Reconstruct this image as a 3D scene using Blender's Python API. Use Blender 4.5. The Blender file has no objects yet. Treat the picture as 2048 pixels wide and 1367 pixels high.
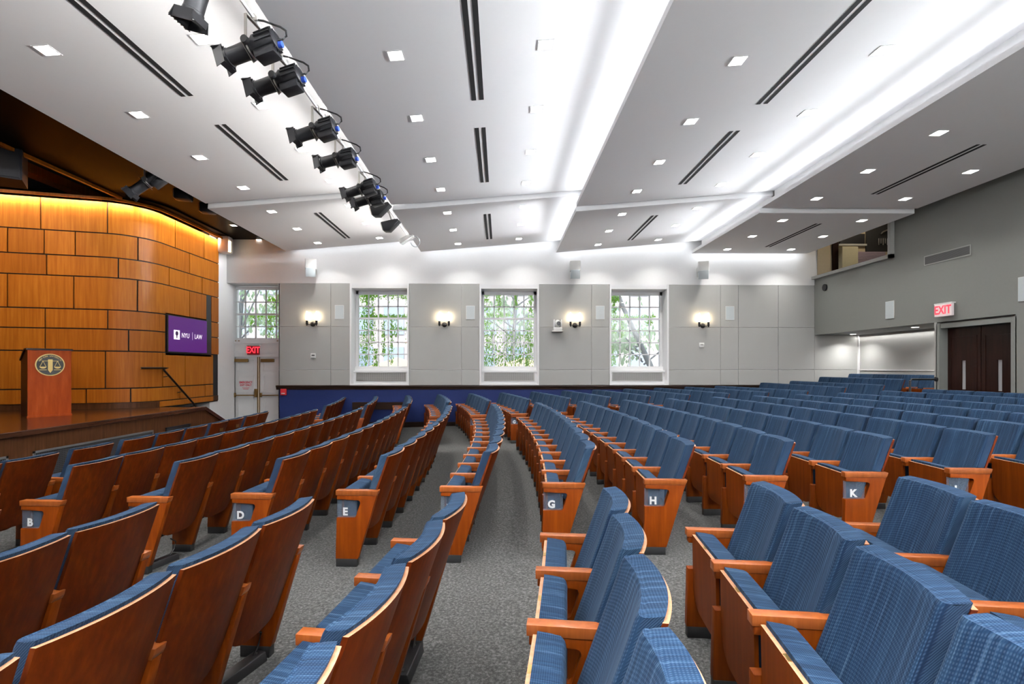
import bpy, bmesh, math, random
from mathutils import Vector, Matrix
random.seed(7)
scene = bpy.context.scene
COL = scene.collection
PI = math.pi
F = 967.0; X0 = 1001.0; YH = 735.0; CZ = 1.705
TH = math.atan((1024 - X0) / F); cT, sT = math.cos(TH), math.sin(TH)

# ---------------------------------------------------------------- geometry of the view (used to place things on real planes)
def on_y(px, py, Y):
    u = (px - 1024) / F
    X = Y * (u * cT + sT) / (cT - u * sT)
    d = Y * cT + X * sT
    return X, CZ + (YH - py) / F * d
def on_x(px, py, X):
    u = (px - 1024) / F
    Y = X * (cT - u * sT) / (u * cT + sT)
    d = Y * cT + X * sT
    return Y, CZ + (YH - py) / F * d
def on_z(px, py, z):
    d = F * (z - CZ) / (YH - py); xc = (px - 1024) / F * d
    return xc * cT + d * sT, d * cT - xc * sT
def project(X, Y, z):
    d = Y * cT + X * sT
    if d <= 0.05: return None
    return 1024 + F * (X * cT - Y * sT) / d, YH - F * (z - CZ) / d

# ---------------------------------------------------------------- materials
def sr(r, g, b):
    f = lambda c: (c / 255) / 12.92 if c / 255 <= .04045 else ((c / 255 + .055) / 1.055) ** 2.4
    return (f(r), f(g), f(b), 1)
class NT:
    def __init__(s, name):
        s.m = bpy.data.materials.new(name); s.m.use_nodes = True
        s.t = s.m.node_tree; s.b = s.t.nodes['Principled BSDF']; s.o = s.t.nodes['Material Output']
    def n(s, t, **kw):
        x = s.t.nodes.new(t)
        for k, v in kw.items(): setattr(x, k, v)
        return x
    def l(s, a, b): s.t.links.new(a, b)
    def math(s, op, a, b=None, c=None):
        x = s.n('ShaderNodeMath', operation=op)
        for i, v in enumerate((a, b, c)):
            if v is None: continue
            if isinstance(v, (int, float)): x.inputs[i].default_value = v
            else: s.l(v, x.inputs[i])
        return x.outputs[0]
    def mix(s, f, a, b):
        x = s.n('ShaderNodeMix', data_type='RGBA')
        for i, v in ((0, f), (6, a), (7, b)):
            if isinstance(v, (int, float, tuple)): x.inputs[i].default_value = v
            else: s.l(v, x.inputs[i])
        return x.outputs[2]
    def coords(s, scale=(1, 1, 1), kind='Object', jitter=False):
        tc = s.n('ShaderNodeTexCoord'); mp = s.n('ShaderNodeMapping'); mp.inputs['Scale'].default_value = scale
        if jitter:
            oi = s.n('ShaderNodeObjectInfo'); va = s.n('ShaderNodeVectorMath', operation='ADD')
            cx = s.n('ShaderNodeCombineXYZ'); sc = s.math('MULTIPLY', oi.outputs['Random'], 37.0)
            for i in range(3): s.l(sc, cx.inputs[i])
            s.l(tc.outputs[kind], mp.inputs[0]); s.l(mp.outputs[0], va.inputs[0]); s.l(cx.outputs[0], va.inputs[1])
            return va.outputs[0]
        s.l(tc.outputs[kind], mp.inputs[0]); return mp.outputs[0]
    def noise(s, vec, scale=5, detail=3, rough=.5):
        x = s.n('ShaderNodeTexNoise'); x.inputs['Scale'].default_value = scale; x.inputs['Detail'].default_value = detail
        x.inputs['Roughness'].default_value = rough; s.l(vec, x.inputs['Vector']); return x.outputs['Fac']
    def ramp(s, f, stops):
        x = s.n('ShaderNodeValToRGB'); e = x.color_ramp.elements
        while len(e) < len(stops): e.new(.5)
        for el, (p, c) in zip(e, stops): el.position = p; el.color = c
        s.l(f, x.inputs[0]); return x.outputs[0]
    def bump(s, h, strength=.2, dist=.01):
        x = s.n('ShaderNodeBump'); x.inputs['Strength'].default_value = strength; x.inputs['Distance'].default_value = dist
        s.l(h, x.inputs['Height']); s.l(x.outputs[0], s.b.inputs['Normal'])
    def set(s, **kw):
        for k, v in kw.items():
            k = {'color': 'Base Color', 'rough': 'Roughness', 'metal': 'Metallic', 'spec': 'Specular IOR Level', 'coat': 'Coat Weight'}.get(k, k)
            i = s.b.inputs[k]
            if isinstance(v, (int, float, tuple)): i.default_value = v
            else: s.l(v, i)
        return s.m
def plain(name, col, rough=.5, metal=0., spec=.5, var=.06):
    t = NT(name); c = t.coords((3, 3, 3)); nz = t.noise(c, 6, 3)
    lo = tuple(v * (1 - var) for v in col[:3]) + (1,); hi = tuple(min(1, v * (1 + var)) for v in col[:3]) + (1,)
    return t.set(color=t.mix(nz, lo, hi), rough=rough, metal=metal, spec=spec)
def emit(name, col, strength, base=None):
    t = NT(name); t.set(color=base or col, rough=.4)
    t.b.inputs['Emission Color'].default_value = col; t.b.inputs['Emission Strength'].default_value = strength
    return t.m
def wood(name, c1, c2, c3, rough=.35, coat=.25, grain=(14, 14, .9), jitter=True, stripes=0.0, spec=.16):
    t = NT(name); v = t.coords(grain, jitter=jitter)
    a = t.noise(v, 2.2, 5, .6); b = t.noise(t.coords((grain[0] * 6, grain[1] * 6, grain[2] * 1.2), jitter=jitter), 3, 3, .6)
    col = t.ramp(a, [(.3, c1), (.52, c2), (.72, c3)])
    if jitter:
        oi = t.n('ShaderNodeObjectInfo'); hs = t.n('ShaderNodeHueSaturation')
        t.l(t.math('MULTIPLY_ADD', oi.outputs['Random'], .3, .85), hs.inputs['Value']); t.l(col, hs.inputs['Color']); col = hs.outputs[0]
    dark = t.mix(t.math('MULTIPLY', b, .22 + stripes), col, tuple(x * .45 for x in c1[:3]) + (1,))
    t.bump(b, .05, .002)
    return t.set(color=dark, rough=rough, coat=coat, spec=spec, **{'Coat Roughness': .25})
def make_fabric(name):
    t = NT(name); tc = t.n('ShaderNodeTexCoord'); sp = t.n('ShaderNodeSeparateXYZ'); t.l(tc.outputs['Object'], sp.inputs[0])
    x, y, z = sp.outputs
    oi = t.n('ShaderNodeObjectInfo')
    along = t.math('SUBTRACT', z, x)
    cb = t.n('ShaderNodeCombineXYZ'); t.l(t.math('MULTIPLY', y, 60), cb.inputs[0]); t.l(t.math('MULTIPLY', along, 1.6), cb.inputs[1])
    t.l(t.math('MULTIPLY', oi.outputs['Random'], 50), cb.inputs[2])
    st = t.noise(cb.outputs[0], 1.6, 4, .7)
    base = t.ramp(st, [(.30, (.0016, .006, .018, 1)), (.45, (.005, .0175, .043, 1)), (.57, (.011, .034, .071, 1)), (.74, (.075, .122, .172, 1))])
    wy = t.math('SINE', t.math('MULTIPLY', y, 2 * PI / .0075)); wz = t.math('SINE', t.math('MULTIPLY', along, 2 * PI / .0085))
    w = t.math('MULTIPLY', t.math('MULTIPLY_ADD', wy, .5, .5), t.math('MULTIPLY_ADD', wz, .5, .5))
    col = t.mix(t.math('MULTIPLY_ADD', w, .62, .05), t.mix(.42, base, (.003, .010, .03, 1)), t.mix(.18, base, (.17, .25, .34, 1)))
    t.bump(w, .35, .002)
    t.set(color=col, rough=.9, spec=.08); t.b.inputs['Sheen Weight'].default_value = .06; t.b.inputs['Sheen Roughness'].default_value = .4
    t.b.inputs['Sheen Tint'].default_value = (.55, .7, .9, 1)
    return t.m
M = {}
M['fabric'] = make_fabric('blue_woven_fabric')
M['cherry'] = wood('cherry_veneer', (.058, .0075, .0003, 1), (.088, .0132, .0006, 1), (.13, .024, .0014, 1), rough=.45, coat=.0)
M['cherry_mid'] = wood('cherry_seat_pan', (.10, .017, .0006, 1), (.137, .025, .0009, 1), (.18, .037, .002, 1), rough=.45, coat=.0)
M['cherry_arm'] = wood('cherry_armrest', (.24, .056, .008, 1), (.30, .075, .013, 1), (.37, .10, .022, 1), rough=.30, coat=.2, spec=.4)
M['cherry_lit'] = wood('cherry_lit_end_panel', (.138, .022, .0006, 1), (.176, .031, .0009, 1), (.225, .046, .0016, 1), rough=.45, coat=.0)  # end panel copy of the cherry, lightened to carry the light on it
M['edge'] = wood('pale_cut_wood_edge', (.42, .19, .10, 1), (.50, .25, .14, 1), (.58, .32, .19, 1), rough=.4, coat=.2)
M['golden'] = wood('golden_wall_veneer', (.33, .092, .006, 1), (.41, .128, .010, 1), (.49, .170, .016, 1), rough=.45, coat=.03, grain=(10, 10, .5), jitter=False, stripes=.15)
M['golden_b'] = wood('golden_wall_veneer_darker', (.28, .074, .005, 1), (.36, .106, .008, 1), (.43, .142, .013, 1), rough=.45, coat=.03, grain=(11, 11, .45), jitter=False, stripes=.2)
M['walnut'] = wood('dark_stage_walnut', (.042, .014, .005, 1), (.066, .024, .009, 1), (.095, .038, .015, 1), rough=.4, coat=.0, grain=(10, 10, .7), jitter=False)
M['stagefloor'] = wood('dark_polished_stage_boards', (.035, .012, .006, 1), (.055, .020, .010, 1), (.08, .03, .015, 1), rough=.16, coat=.6, grain=(14, .9, 14), jitter=False)
M['lectern'] = wood('reddish_lectern_wood', (.34, .044, .003, 1), (.43, .064, .005, 1), (.54, .10, .012, 1), rough=.4, coat=.0, grain=(6, 6, .8), jitter=False)
M['rail_wood'] = wood('dark_chair_rail', (.012, .006, .004, 1), (.022, .011, .007, 1), (.035, .018, .012, 1), rough=.35, coat=.2, grain=(.8, 12, 12), jitter=False)
M['doorwood'] = wood('mahogany_shade_in_colour', (.010, .0028, .0018, 1), (.015, .0045, .003, 1), (.022, .007, .0045, 1), rough=.35, coat=.05, grain=(12, 12, .7), jitter=False)  # darkened so the colour carries the shadow of the door recess
M['black'] = plain('black_plastic', (.012, .012, .013), .45)
M['blackmetal'] = plain('black_painted_metal', (.012, .012, .014), .42, .1, .35); M['speakerblack'] = plain('matt_black_speaker', (.011, .012, .015), .6, 0, .2)
M['soffit'] = plain('dark_gloss_soffit', (.004, .0035, .003), .45, 0, .02)
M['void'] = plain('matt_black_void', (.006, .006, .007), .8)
M['brass'] = plain('brass', (.62, .43, .16), .3, 1.)
M['oldbrass'] = plain('aged_brass', (.30, .19, .07), .38, .9)
M['chrome'] = plain('brushed_steel', (.45, .43, .40), .3, 1.)
M['white'] = plain('white_paint', (.80, .80, .80), .6, var=.02)
M['ceil'] = plain('white_ceiling_paint', (.84, .84, .85), .7, var=.01)
M['trim'] = plain('white_gloss_trim', (.78, .78, .79), .35, var=.02)
M['offwhite'] = plain('offwhite_plastic', (.70, .70, .68), .4, var=.03)
M['greyplate'] = plain('pale_grey_grille_cloth', (.47, .52, .54), .6, var=.03)
M['grey'] = plain('grey_painted_wall', (.185, .19, .178), .6, var=.03)
M['greyframe'] = plain('light_grey_frame', (.33, .33, .31), .5, var=.03)
M['bronze'] = plain('dark_bronze_rail', (.05, .035, .028), .3, .8)
M['blue'] = plain('royal_blue_wainscot', (.012, .022, .095), .6, spec=.15, var=.08)
M['navygloss'] = plain('dark_recess', (.01, .01, .012), .4)
M['purple'] = None
M['red'] = plain('red_alarm_plastic', (.55, .02, .03), .4)
M['bluecap'] = plain('blue_lamp_cap', (.03, .09, .55), .4)
M['letter'] = plain('white_vinyl_letter', (.85, .85, .85), .5, var=.01)
M['redtext'] = plain('red_sign_text', (.62, .06, .09), .5, var=.01)
M['gold'] = plain('gold_relief', (.80, .58, .22), .35, .6)
M['seal'] = plain('dark_seal_field', (.035, .032, .030), .5)
M['beige'] = plain('beige_booth_wall', (.42, .35, .24), .7)
M['lilac'] = plain('pale_lilac_blind', (.30, .24, .30), .6)
M['sticker'] = plain('notice_sticker', (.72, .72, .74), .5, var=.02)
def acoustic():
    t = NT('grey_acoustic_fabric'); v = t.coords((1, 1, 1)); a = t.noise(v, 220, 2); b = t.noise(t.coords((2, 2, .4)), 2.5, 3)
    c = t.mix(a, (.335, .335, .322, 1), (.42, .42, .405, 1)); c = t.mix(t.math('MULTIPLY', b, .25), c, (.33, .325, .31, 1))
    t.bump(a, .12, .003); return t.set(color=c, rough=.9, spec=.15)
M['acoustic'] = acoustic()
def carpet():
    t = NT('grey_loop_carpet'); v = t.coords((1, 1, 1)); a = t.noise(v, 55, 4, .75); b = t.noise(t.coords((1, 6, 1)), 1.1, 3); w = t.noise(v, 190, 2)
    c = t.ramp(a, [(.30, (.018, .019, .018, 1)), (.5, (.060, .060, .058, 1)), (.70, (.15, .15, .145, 1))])
    c = t.mix(t.math('MULTIPLY', b, .22), c, (.10, .102, .10, 1)); t.bump(w, .5, .006)
    return t.set(color=c, rough=.95, spec=.1)
M['carpet'] = carpet()
def grille_mat(name, bar, gap, pitch, axes, thick=.35, rough=.4):
    t = NT(name); tc = t.n('ShaderNodeTexCoord'); sp = t.n('ShaderNodeSeparateXYZ'); t.l(tc.outputs['Object'], sp.inputs[0])
    o = {'x': sp.outputs[0], 'y': sp.outputs[1], 'z': sp.outputs[2]}; f = None
    for a in axes:
        g = t.math('GREATER_THAN', t.math('FRACT', t.math('DIVIDE', o[a], pitch)), thick)
        f = g if f is None else t.math('MULTIPLY', f, g)
    return t.set(color=t.mix(f, bar, gap), rough=rough, metal=.2)
M['perf'] = grille_mat('perforated_stage_grille', (.060, .060, .064, 1), (.003, .003, .003, 1), .028, 'yz', .40)
M['perf_dark'] = grille_mat('dark_stage_grille', (.035, .035, .038, 1), (.003, .003, .003, 1), .02, 'yz', .4)
M['radiator'] = grille_mat('radiator_grille', (.34, .33, .32, 1), (.035, .032, .03, 1), .030, 'xz', .42)
M['vent'] = grille_mat('wall_vent_louvres', (.10, .10, .10, 1), (.03, .03, .03, 1), .022, 'z', .5)
M['cloth'] = grille_mat('speaker_cloth', (.03, .03, .032, 1), (.006, .006, .006, 1), .02, 'yz', .5)
def glass(name, rough=0.0, tint=(1, 1, 1, 1), refl=.08):
    t = NT(name); tr = t.n('ShaderNodeBsdfTransparent'); tr.inputs[0].default_value = tint
    gl = t.n('ShaderNodeBsdfGlossy'); gl.inputs['Roughness'].default_value = rough
    mx = t.n('ShaderNodeMixShader'); fr = t.n('ShaderNodeFresnel'); fr.inputs[0].default_value = 1.45
    t.l(t.math('MULTIPLY_ADD', fr.outputs[0], .8, refl * .2), mx.inputs[0]); t.l(tr.outputs[0], mx.inputs[1]); t.l(gl.outputs[0], mx.inputs[2])
    t.l(mx.outputs[0], t.o.inputs['Surface']); return t.m
M['glass'] = glass('window_glass')
def acrylic():
    t = NT('acrylic_painted_reflection'); tr = t.n('ShaderNodeBsdfTransparent'); tr.inputs[0].default_value = (.95, .97, 1, 1); df = t.n('ShaderNodeBsdfDiffuse'); df.inputs[0].default_value = (.35, .46, .62, 1)  # pale blue diffuse share stands in for light reflected in the acrylic
    gl = t.n('ShaderNodeBsdfGlossy'); gl.inputs['Roughness'].default_value = .08; a = t.n('ShaderNodeMixShader'); a.inputs[0].default_value = .16; b = t.n('ShaderNodeMixShader'); b.inputs[0].default_value = .05
    t.l(tr.outputs[0], a.inputs[1]); t.l(df.outputs[0], a.inputs[2]); t.l(a.outputs[0], b.inputs[1]); t.l(gl.outputs[0], b.inputs[2]); t.l(b.outputs[0], t.o.inputs['Surface']); return t.m
M['acrylic'] = acrylic()
M['lens'] = emit('downlight_lens', (1, .97, .93, 1), 14)
M['stagelens'] = emit('stage_downlight_lens', (1, .93, .85, 1), 6)
M['candle'] = emit('candle_lamp', (1, .80, .52, 1), 13)
M['strip'] = emit('warm_led_strip', (1, .72, .40, 1), 5)
M['exitred'] = emit('lit_exit_letters', (1, .03, .05, 1), .8)
M['exitbox'] = emit('red_exit_face', (.16, .0, .003, 1), .2, (.10, .0, .002, 1))
M['exitwhite'] = emit('white_exit_face', (1, .82, .82, 1), .12, (.5, .45, .45, 1))
M['screen'] = emit('purple_screen', (.085, .004, .17, 1), .42, (.01, .002, .015, 1))
M['screenlogo'] = emit('screen_lettering', (.9, .86, .92, 1), .40)
M['led'] = emit('status_led', (.2, .6, 1, 1), 4)

# ---------------------------------------------------------------- mesh builder
class MB:
    def __init__(s): s.bm = bmesh.new(); s.mi = 0
    def quad(s, pts):
        f = s.bm.faces.new([s.bm.verts.new(p) for p in pts]); f.material_index = s.mi; return f
    def box(s, x0, x1, y0, y1, z0, z1, bev=0, mat=None):
        r = bmesh.ops.create_cube(s.bm, size=1)
        vs = r['verts']
        for v in vs:
            v.co = Vector((x0 + (v.co.x + .5) * (x1 - x0), y0 + (v.co.y + .5) * (y1 - y0), z0 + (v.co.z + .5) * (z1 - z0)))
        fs = {f for v in vs for f in v.link_faces}
        for f in fs: f.material_index = s.mi
        if bev:
            es = list({e for v in vs for e in v.link_edges})
            rr = bmesh.ops.bevel(s.bm, geom=es, offset=bev, segments=2, affect='EDGES', profile=.5)
            vs = list({v for f in rr['faces'] for v in f.verts} | {v for v in vs if v.is_valid})
            for f in rr['faces']: f.material_index = s.mi
        if mat is not None: bmesh.ops.transform(s.bm, matrix=mat, verts=[v for v in vs if v.is_valid])
        return s
    def prism(s, pts, ax, a, b, bev=0):
        """polygon pts in the plane across axis ax ('x': (y,z), 'y': (x,z), 'z': (x,y)), from a to b"""
        mk = {'x': lambda p, t: (t, p[0], p[1]), 'y': lambda p, t: (p[0], t, p[1]), 'z': lambda p, t: (p[0], p[1], t)}[ax]
        A = [s.bm.verts.new(mk(p, a)) for p in pts]; B = [s.bm.verts.new(mk(p, b)) for p in pts]
        fs = [s.bm.faces.new(A[::-1]), s.bm.faces.new(B)]
        n = len(pts)
        for i in range(n): fs.append(s.bm.faces.new((A[i], A[(i + 1) % n], B[(i + 1) % n], B[i])))
        for f in fs: f.material_index = s.mi
        if bev:
            es = list({e for v in A + B for e in v.link_edges})
            rr = bmesh.ops.bevel(s.bm, geom=es, offset=bev, segments=2, affect='EDGES', profile=.5)
            for f in rr['faces']: f.material_index = s.mi
        return s
    def tube(s, pts, r, n=10, cap=True):
        pts = [Vector(p) for p in pts]; rs = r if isinstance(r, (list, tuple)) else [r] * len(pts); rings = []
        up = None
        for i, p in enumerate(pts):
            d = (pts[min(i + 1, len(pts) - 1)] - pts[max(i - 1, 0)]).normalized()
            if up is None or abs(up.dot(d)) > .95: up = Vector((0, 0, 1)) if abs(d.z) < .9 else Vector((1, 0, 0))
            a = d.cross(up).normalized(); b = d.cross(a).normalized(); up = -b if False else up
            rings.append([s.bm.verts.new(p + (a * math.cos(2 * PI * k / n) + b * math.sin(2 * PI * k / n)) * rs[i]) for k in range(n)])
        fs = []
        for A, B in zip(rings, rings[1:]):
            for k in range(n): fs.append(s.bm.faces.new((A[k], A[(k + 1) % n], B[(k + 1) % n], B[k])))
        if cap: fs += [s.bm.faces.new(rings[0][::-1]), s.bm.faces.new(rings[-1])]
        for f in fs: f.material_index = s.mi
        return s
    def ico(s, c, r, sub=2, sc=(1, 1, 1)):
        q = bmesh.ops.create_icosphere(s.bm, subdivisions=sub, radius=r)
        for v in q['verts']: v.co = Vector((v.co.x * sc[0] + c[0], v.co.y * sc[1] + c[1], v.co.z * sc[2] + c[2]))
        for f in {f for v in q['verts'] for f in v.link_faces}: f.material_index = s.mi
        return s
    def mesh(s, name, mats, smooth=.7):
        bmesh.ops.recalc_face_normals(s.bm, faces=s.bm.faces)
        if smooth:
            for f in s.bm.faces: f.smooth = True
            for e in s.bm.edges:
                if len(e.link_faces) == 2 and e.calc_face_angle(0) > smooth: e.smooth = False
        me = bpy.data.meshes.new(name); s.bm.to_mesh(me); s.bm.free()
        for m in (mats if isinstance(mats, (list, tuple)) else [mats]): me.materials.append(m)
        return me
    def build(s, name, mats, parent=None, smooth=.7): return link(name, s.mesh(name, mats, smooth), parent)
def link(name, me, parent=None, loc=None, rz=None):
    o = bpy.data.objects.new(name, me); COL.objects.link(o)
    if parent is not None: o.parent = parent
    if loc is not None: o.location = loc
    if rz is not None: o.rotation_euler = (0, 0, rz)
    return o
def tag(o, label, cat, group=None):
    o['label'] = label; o['category'] = cat
    if group: o['group'] = group
    return o
def thing(name, label, cat, loc=(0, 0, 0), rz=0, group=None):
    return tag(link(name, None, None, loc, rz), label, cat, group)
def struct(o): o['kind'] = 'structure'; return o
_tc = {}
def text_mesh(body, size, depth, mat, align='CENTER', font_scale=(1, 1), offset=0.0):
    k = (body, size, depth, mat.name, align, font_scale, offset)
    if k in _tc: return _tc[k]
    cu = bpy.data.curves.new('txt', 'FONT'); cu.body = body; cu.size = size; cu.extrude = depth; cu.align_x = align; cu.align_y = 'CENTER'; cu.offset = offset
    cu.resolution_u = 3
    o = bpy.data.objects.new('txt', cu); COL.objects.link(o)
    dg = bpy.context.evaluated_depsgraph_get(); me = bpy.data.meshes.new_from_object(o.evaluated_get(dg))
    bpy.data.objects.remove(o); bpy.data.curves.remove(cu)
    me.transform(Matrix.Diagonal((font_scale[0], font_scale[1], 1, 1)))
    me.materials.clear(); me.materials.append(mat); _tc[k] = me; return me
def put_text(name, body, size, mat, loc, rot, parent=None, depth=.001, align='CENTER', fs=(1, 1), offset=0.0):
    o = link(name, text_mesh(body, size, depth, mat, align, fs, offset), parent); o.location = loc; o.rotation_euler = rot; return o
FACE_CAM = (PI / 2, 0, 0)           # text facing -Y
FACE_RIGHT = (PI / 2, 0, PI / 2)    # text facing +X
FACE_LEFT = (PI / 2, 0, -PI / 2)    # text facing -X
def area(name, loc, size, power, col, target=None, rot=None, spread=180, parent=None, shape=None):
    L = bpy.data.lights.new(name, 'AREA'); L.energy = power; L.color = col
    if isinstance(size, tuple): L.shape = 'RECTANGLE'; L.size, L.size_y = size
    else: L.shape = shape or 'SQUARE'; L.size = size
    L.spread = math.radians(spread)
    o = bpy.data.objects.new(name, L); COL.objects.link(o); o.location = loc
    if rot is not None: o.rotation_euler = rot
    elif target is not None: o.rotation_euler = (Vector(target) - Vector(loc)).to_track_quat('-Z', 'Y').to_euler()
    if parent is not None: o.parent = parent
    return o
WARM = (1, .64, .30); NEUT = (1, .98, .95); COOL = (.93, .96, 1)

# ================================================================ SETTING
WY = 14.5          # face of the window wall
GX = 9.56          # face of the grey rear wall
WP = 1.0 / 1.0
def fz(X):
    P = [(-20, -.14), (-5.3, -.14), (-.2, 0), (6.9, .212), (7.8, .26), (8.7, .29), (9.8, .40), (20, .40)]
    for (a, za), (b, zb) in zip(P, P[1:]):
        if a <= X <= b: return za + (zb - za) * (X - a) / (b - a)
m = MB()
xs = [-13.5, -5.3, -.2, 6.9, 7.8, 8.7, 9.8, 12]
prof = [(x, fz(x)) for x in xs] + [(12, -.4), (-13.5, -.4)]
m.prism(prof, 'y', -1.2, 15.4); struct(m.build('floor', M['carpet'], smooth=0))
# raised platform of the last two far rows
m = MB(); m.prism([(7.35, .1), (7.35, .29), (8.25, .29), (8.25, .34), (9.15, .34), (9.15, .46), (10.05, .46), (10.05, .555), (10.95, .555), (10.95, .1)], 'y', 10.70, 14.52); struct(m.build('floor_platform', M['carpet'], smooth=0))

# ---- window wall
rail_top = on_y(800, 770, WY)[1]; rail_bot = on_y(800, 778.5, WY)[1]; pan_top = 4.215
wx = [(700, 818), (959, 1078), (1219, 1337)]
WIN = [(on_y(a, 700, WY)[0], on_y(b, 700, WY)[0]) for a, b in wx]
exit_x = on_y(557, 700, WY)[0]; cornerX = -8.12
z_wt = 4.19
def wallbox(x0, x1, z0, z1, mat, name, y0=WY, y1=15.35): return struct(MB().box(x0, x1, y0, y1, z0, z1).build(name, mat, smooth=0))
wallbox(-9, 12.4, pan_top, 7.4, M['white'], 'wall_far')
wm = MB(); e = exit_x
for a, b in WIN: wm.box(e, a, WY + .03, 15.35, rail_top, pan_top); e = b
wm.box(e, 12.4, WY + .03, 15.35, rail_top - .5, pan_top)
for a, b in WIN: wm.box(a, b, WY + .34, 15.35, rail_top, rail_top + .56)
struct(wm.build('wall_far_masonry', M['white'], smooth=0))
wl = MB(); wl.box(exit_x, 12.4, WY, 15.35, -.4, rail_bot); struct(wl.build('wall_far_wainscot', M['blue'], smooth=0))
tm = MB(); rx = exit_x - .06
tm.prism([(WY - .05, rail_top), (WY + .1, rail_top), (WY + .1, rail_bot), (WY - .015, rail_bot), (WY - .03, rail_bot + .06), (WY - .05, rail_top - .04)], 'x', rx, GX)
struct(tm.build('trim_1', M['rail_wood'], smooth=0))
struct(MB().box(exit_x, GX, WY - .02, WY, -.3, .09).build('baseboard_far', M['rail_wood'], smooth=0))
# dark rails along the wainscot behind the front seats
struct(MB().box(on_y(705, 830, WY)[0], on_y(812, 830, WY)[0], WY - .03, WY, on_y(0, 820, WY)[1], on_y(0, 805, WY)[1]).build('trim_2', M['rail_wood'], smooth=0))
# acoustic panels with open joints
seams = [557, 661.6, 700, None, 818, 923, 959, None, 1078, 1183, 1219, None, 1337, 1441, 1476.6, 1556.6, 1639, None]
hz = [rail_top, on_y(0, 739, WY)[1], on_y(0, 651.5, WY)[1], pan_top]
prev = None
for sx in seams:
    if sx is None: prev = None; continue
    if prev is not None:
        xa, xb = on_y(prev, 700, WY)[0], (GX if sx == 1639 else on_y(sx, 700, WY)[0])
        pm = MB()
        for za, zb in zip(hz, hz[1:]): pm.box(xa + .004, xb - .004, WY - .0, WY + .029, za + .004, zb - .004, bev=.003)
        struct(pm.build('wall_far_panel', M['acoustic'], smooth=0))
    prev = sx
pm = MB(); xb = 10.92
zs = [.40, on_y(0, 739, WY)[1], on_y(0, 672, WY)[1]]
for za, zb in ((.4, hz[1]), (hz[1], 2.70)): pm.box(GX + .004, xb - .03, WY, WY + .029, za + .004, zb - .004, bev=.003)
struct(pm.build('wall_far_panel', M['acoustic'], smooth=0))

# ---- windows
def sash(name, x0, x1, z0, z1, yf, cols, rows, rail_after, hl=False):
    fr = MB(); w = .075
    fr.box(x0, x0 + w, yf, yf + .09, z0, z1); fr.box(x1 - w, x1, yf, yf + .09, z0, z1)
    fr.box(x0, x1, yf, yf + .09, z1 - .10, z1); fr.box(x0, x1, yf - .03, yf + .09, z0, z0 + .12)
    root = struct(fr.build(name, M['trim'], smooth=0))
    gx0, gx1, gz0, gz1 = x0 + w, x1 - w, z0 + .12, z1 - .10
    b = MB()
    for i in range(1, cols):
        x = gx0 + (gx1 - gx0) * i / cols; b.box(x - .016, x + .016, yf + .02, yf + .07, gz0, gz1)
    for j in range(1, rows):
        z = gz1 - (gz1 - gz0) * j / rows; h = .028 if j == rail_after else .016
        b.box(gx0, gx1, yf + (.012 if j == rail_after else .02), yf + .07, z - h, z + h)
    b.build('glazing_bars', M['trim'], root, smooth=0)
    MB().box(gx0, gx1, yf + .048, yf + .052, gz0, gz1).build('window_pane', M['glass'], root, smooth=0)
    h = MB()
    for i in (.06, .12, .8, .88): h.box(x0 + (x1 - x0) * i, x0 + (x1 - x0) * i + .05, yf - .045, yf - .03, z0 + .04, z0 + .065)
    h.build('sash_lift', M['oldbrass'], root, smooth=0)
    return root
nm = ['left', 'middle', 'right']
for i, (a, b) in enumerate(WIN):
    yf = 14.93
    zt = pan_top - .04
    z_sill = on_y(0, 740, yf)[1]
    root = sash('window_%d' % (i + 1), a + .05, b - .05, z_sill, zt - .12, yf, 5, 6, 2)
    lin = MB()
    lin.box(a, a + .05, WY - .015, 15.0, rail_top, pan_top); lin.box(b - .05, b, WY - .015, 15.0, rail_top, pan_top)
    lin.box(a, b, WY - .015, 15.0, zt - .0, pan_top); lin.prism([(WY - .014, zt), (WY - .006, zt - .10), (yf - .03, zt - .12), (15.02, zt - .12), (15.02, zt)], 'x', a + .05, b - .05)
    lin.box(a, a + .05, WY - .03, WY - .015, rail_top, pan_top); lin.box(b - .05, b, WY - .03, WY - .015, rail_top, pan_top)
    lin.box(a + .05, b - .05, WY - .015, 15.0, rail_top, rail_top + .05); lin.box(a + .05, b - .05, WY + .2, 15.0, rail_top + .05, z_sill - .07)
    lin.box(a + .04, b - .04, WY + .17, 15.0, z_sill - .07, z_sill, bev=.008)
    lin.build('window_casing', M['trim'], root, smooth=0)
    g = thing('radiator_grille', 'perforated metal radiator grille below the %s of the three tall windows' % nm[i], 'grille', ((a + b) / 2, WY + .185, rail_top + .12), group='radiator grilles under the tall windows')
    w2 = (b - a) / 2 - .13
    fr = MB(); 
    for q in ((-w2, w2, .27, .29), (-w2, w2, 0, .02), (-w2, -w2 + .02, 0, .29), (w2 - .02, w2, 0, .29)): fr.box(q[0], q[1], -.012, .012, q[2], q[3])
    fr.build('frame', M['chrome'], g, smooth=0); MB().box(-w2 + .02, w2 - .02, -.004, .008, .02, .27).build('mesh_screen', M['radiator'], g, smooth=0)

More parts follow.
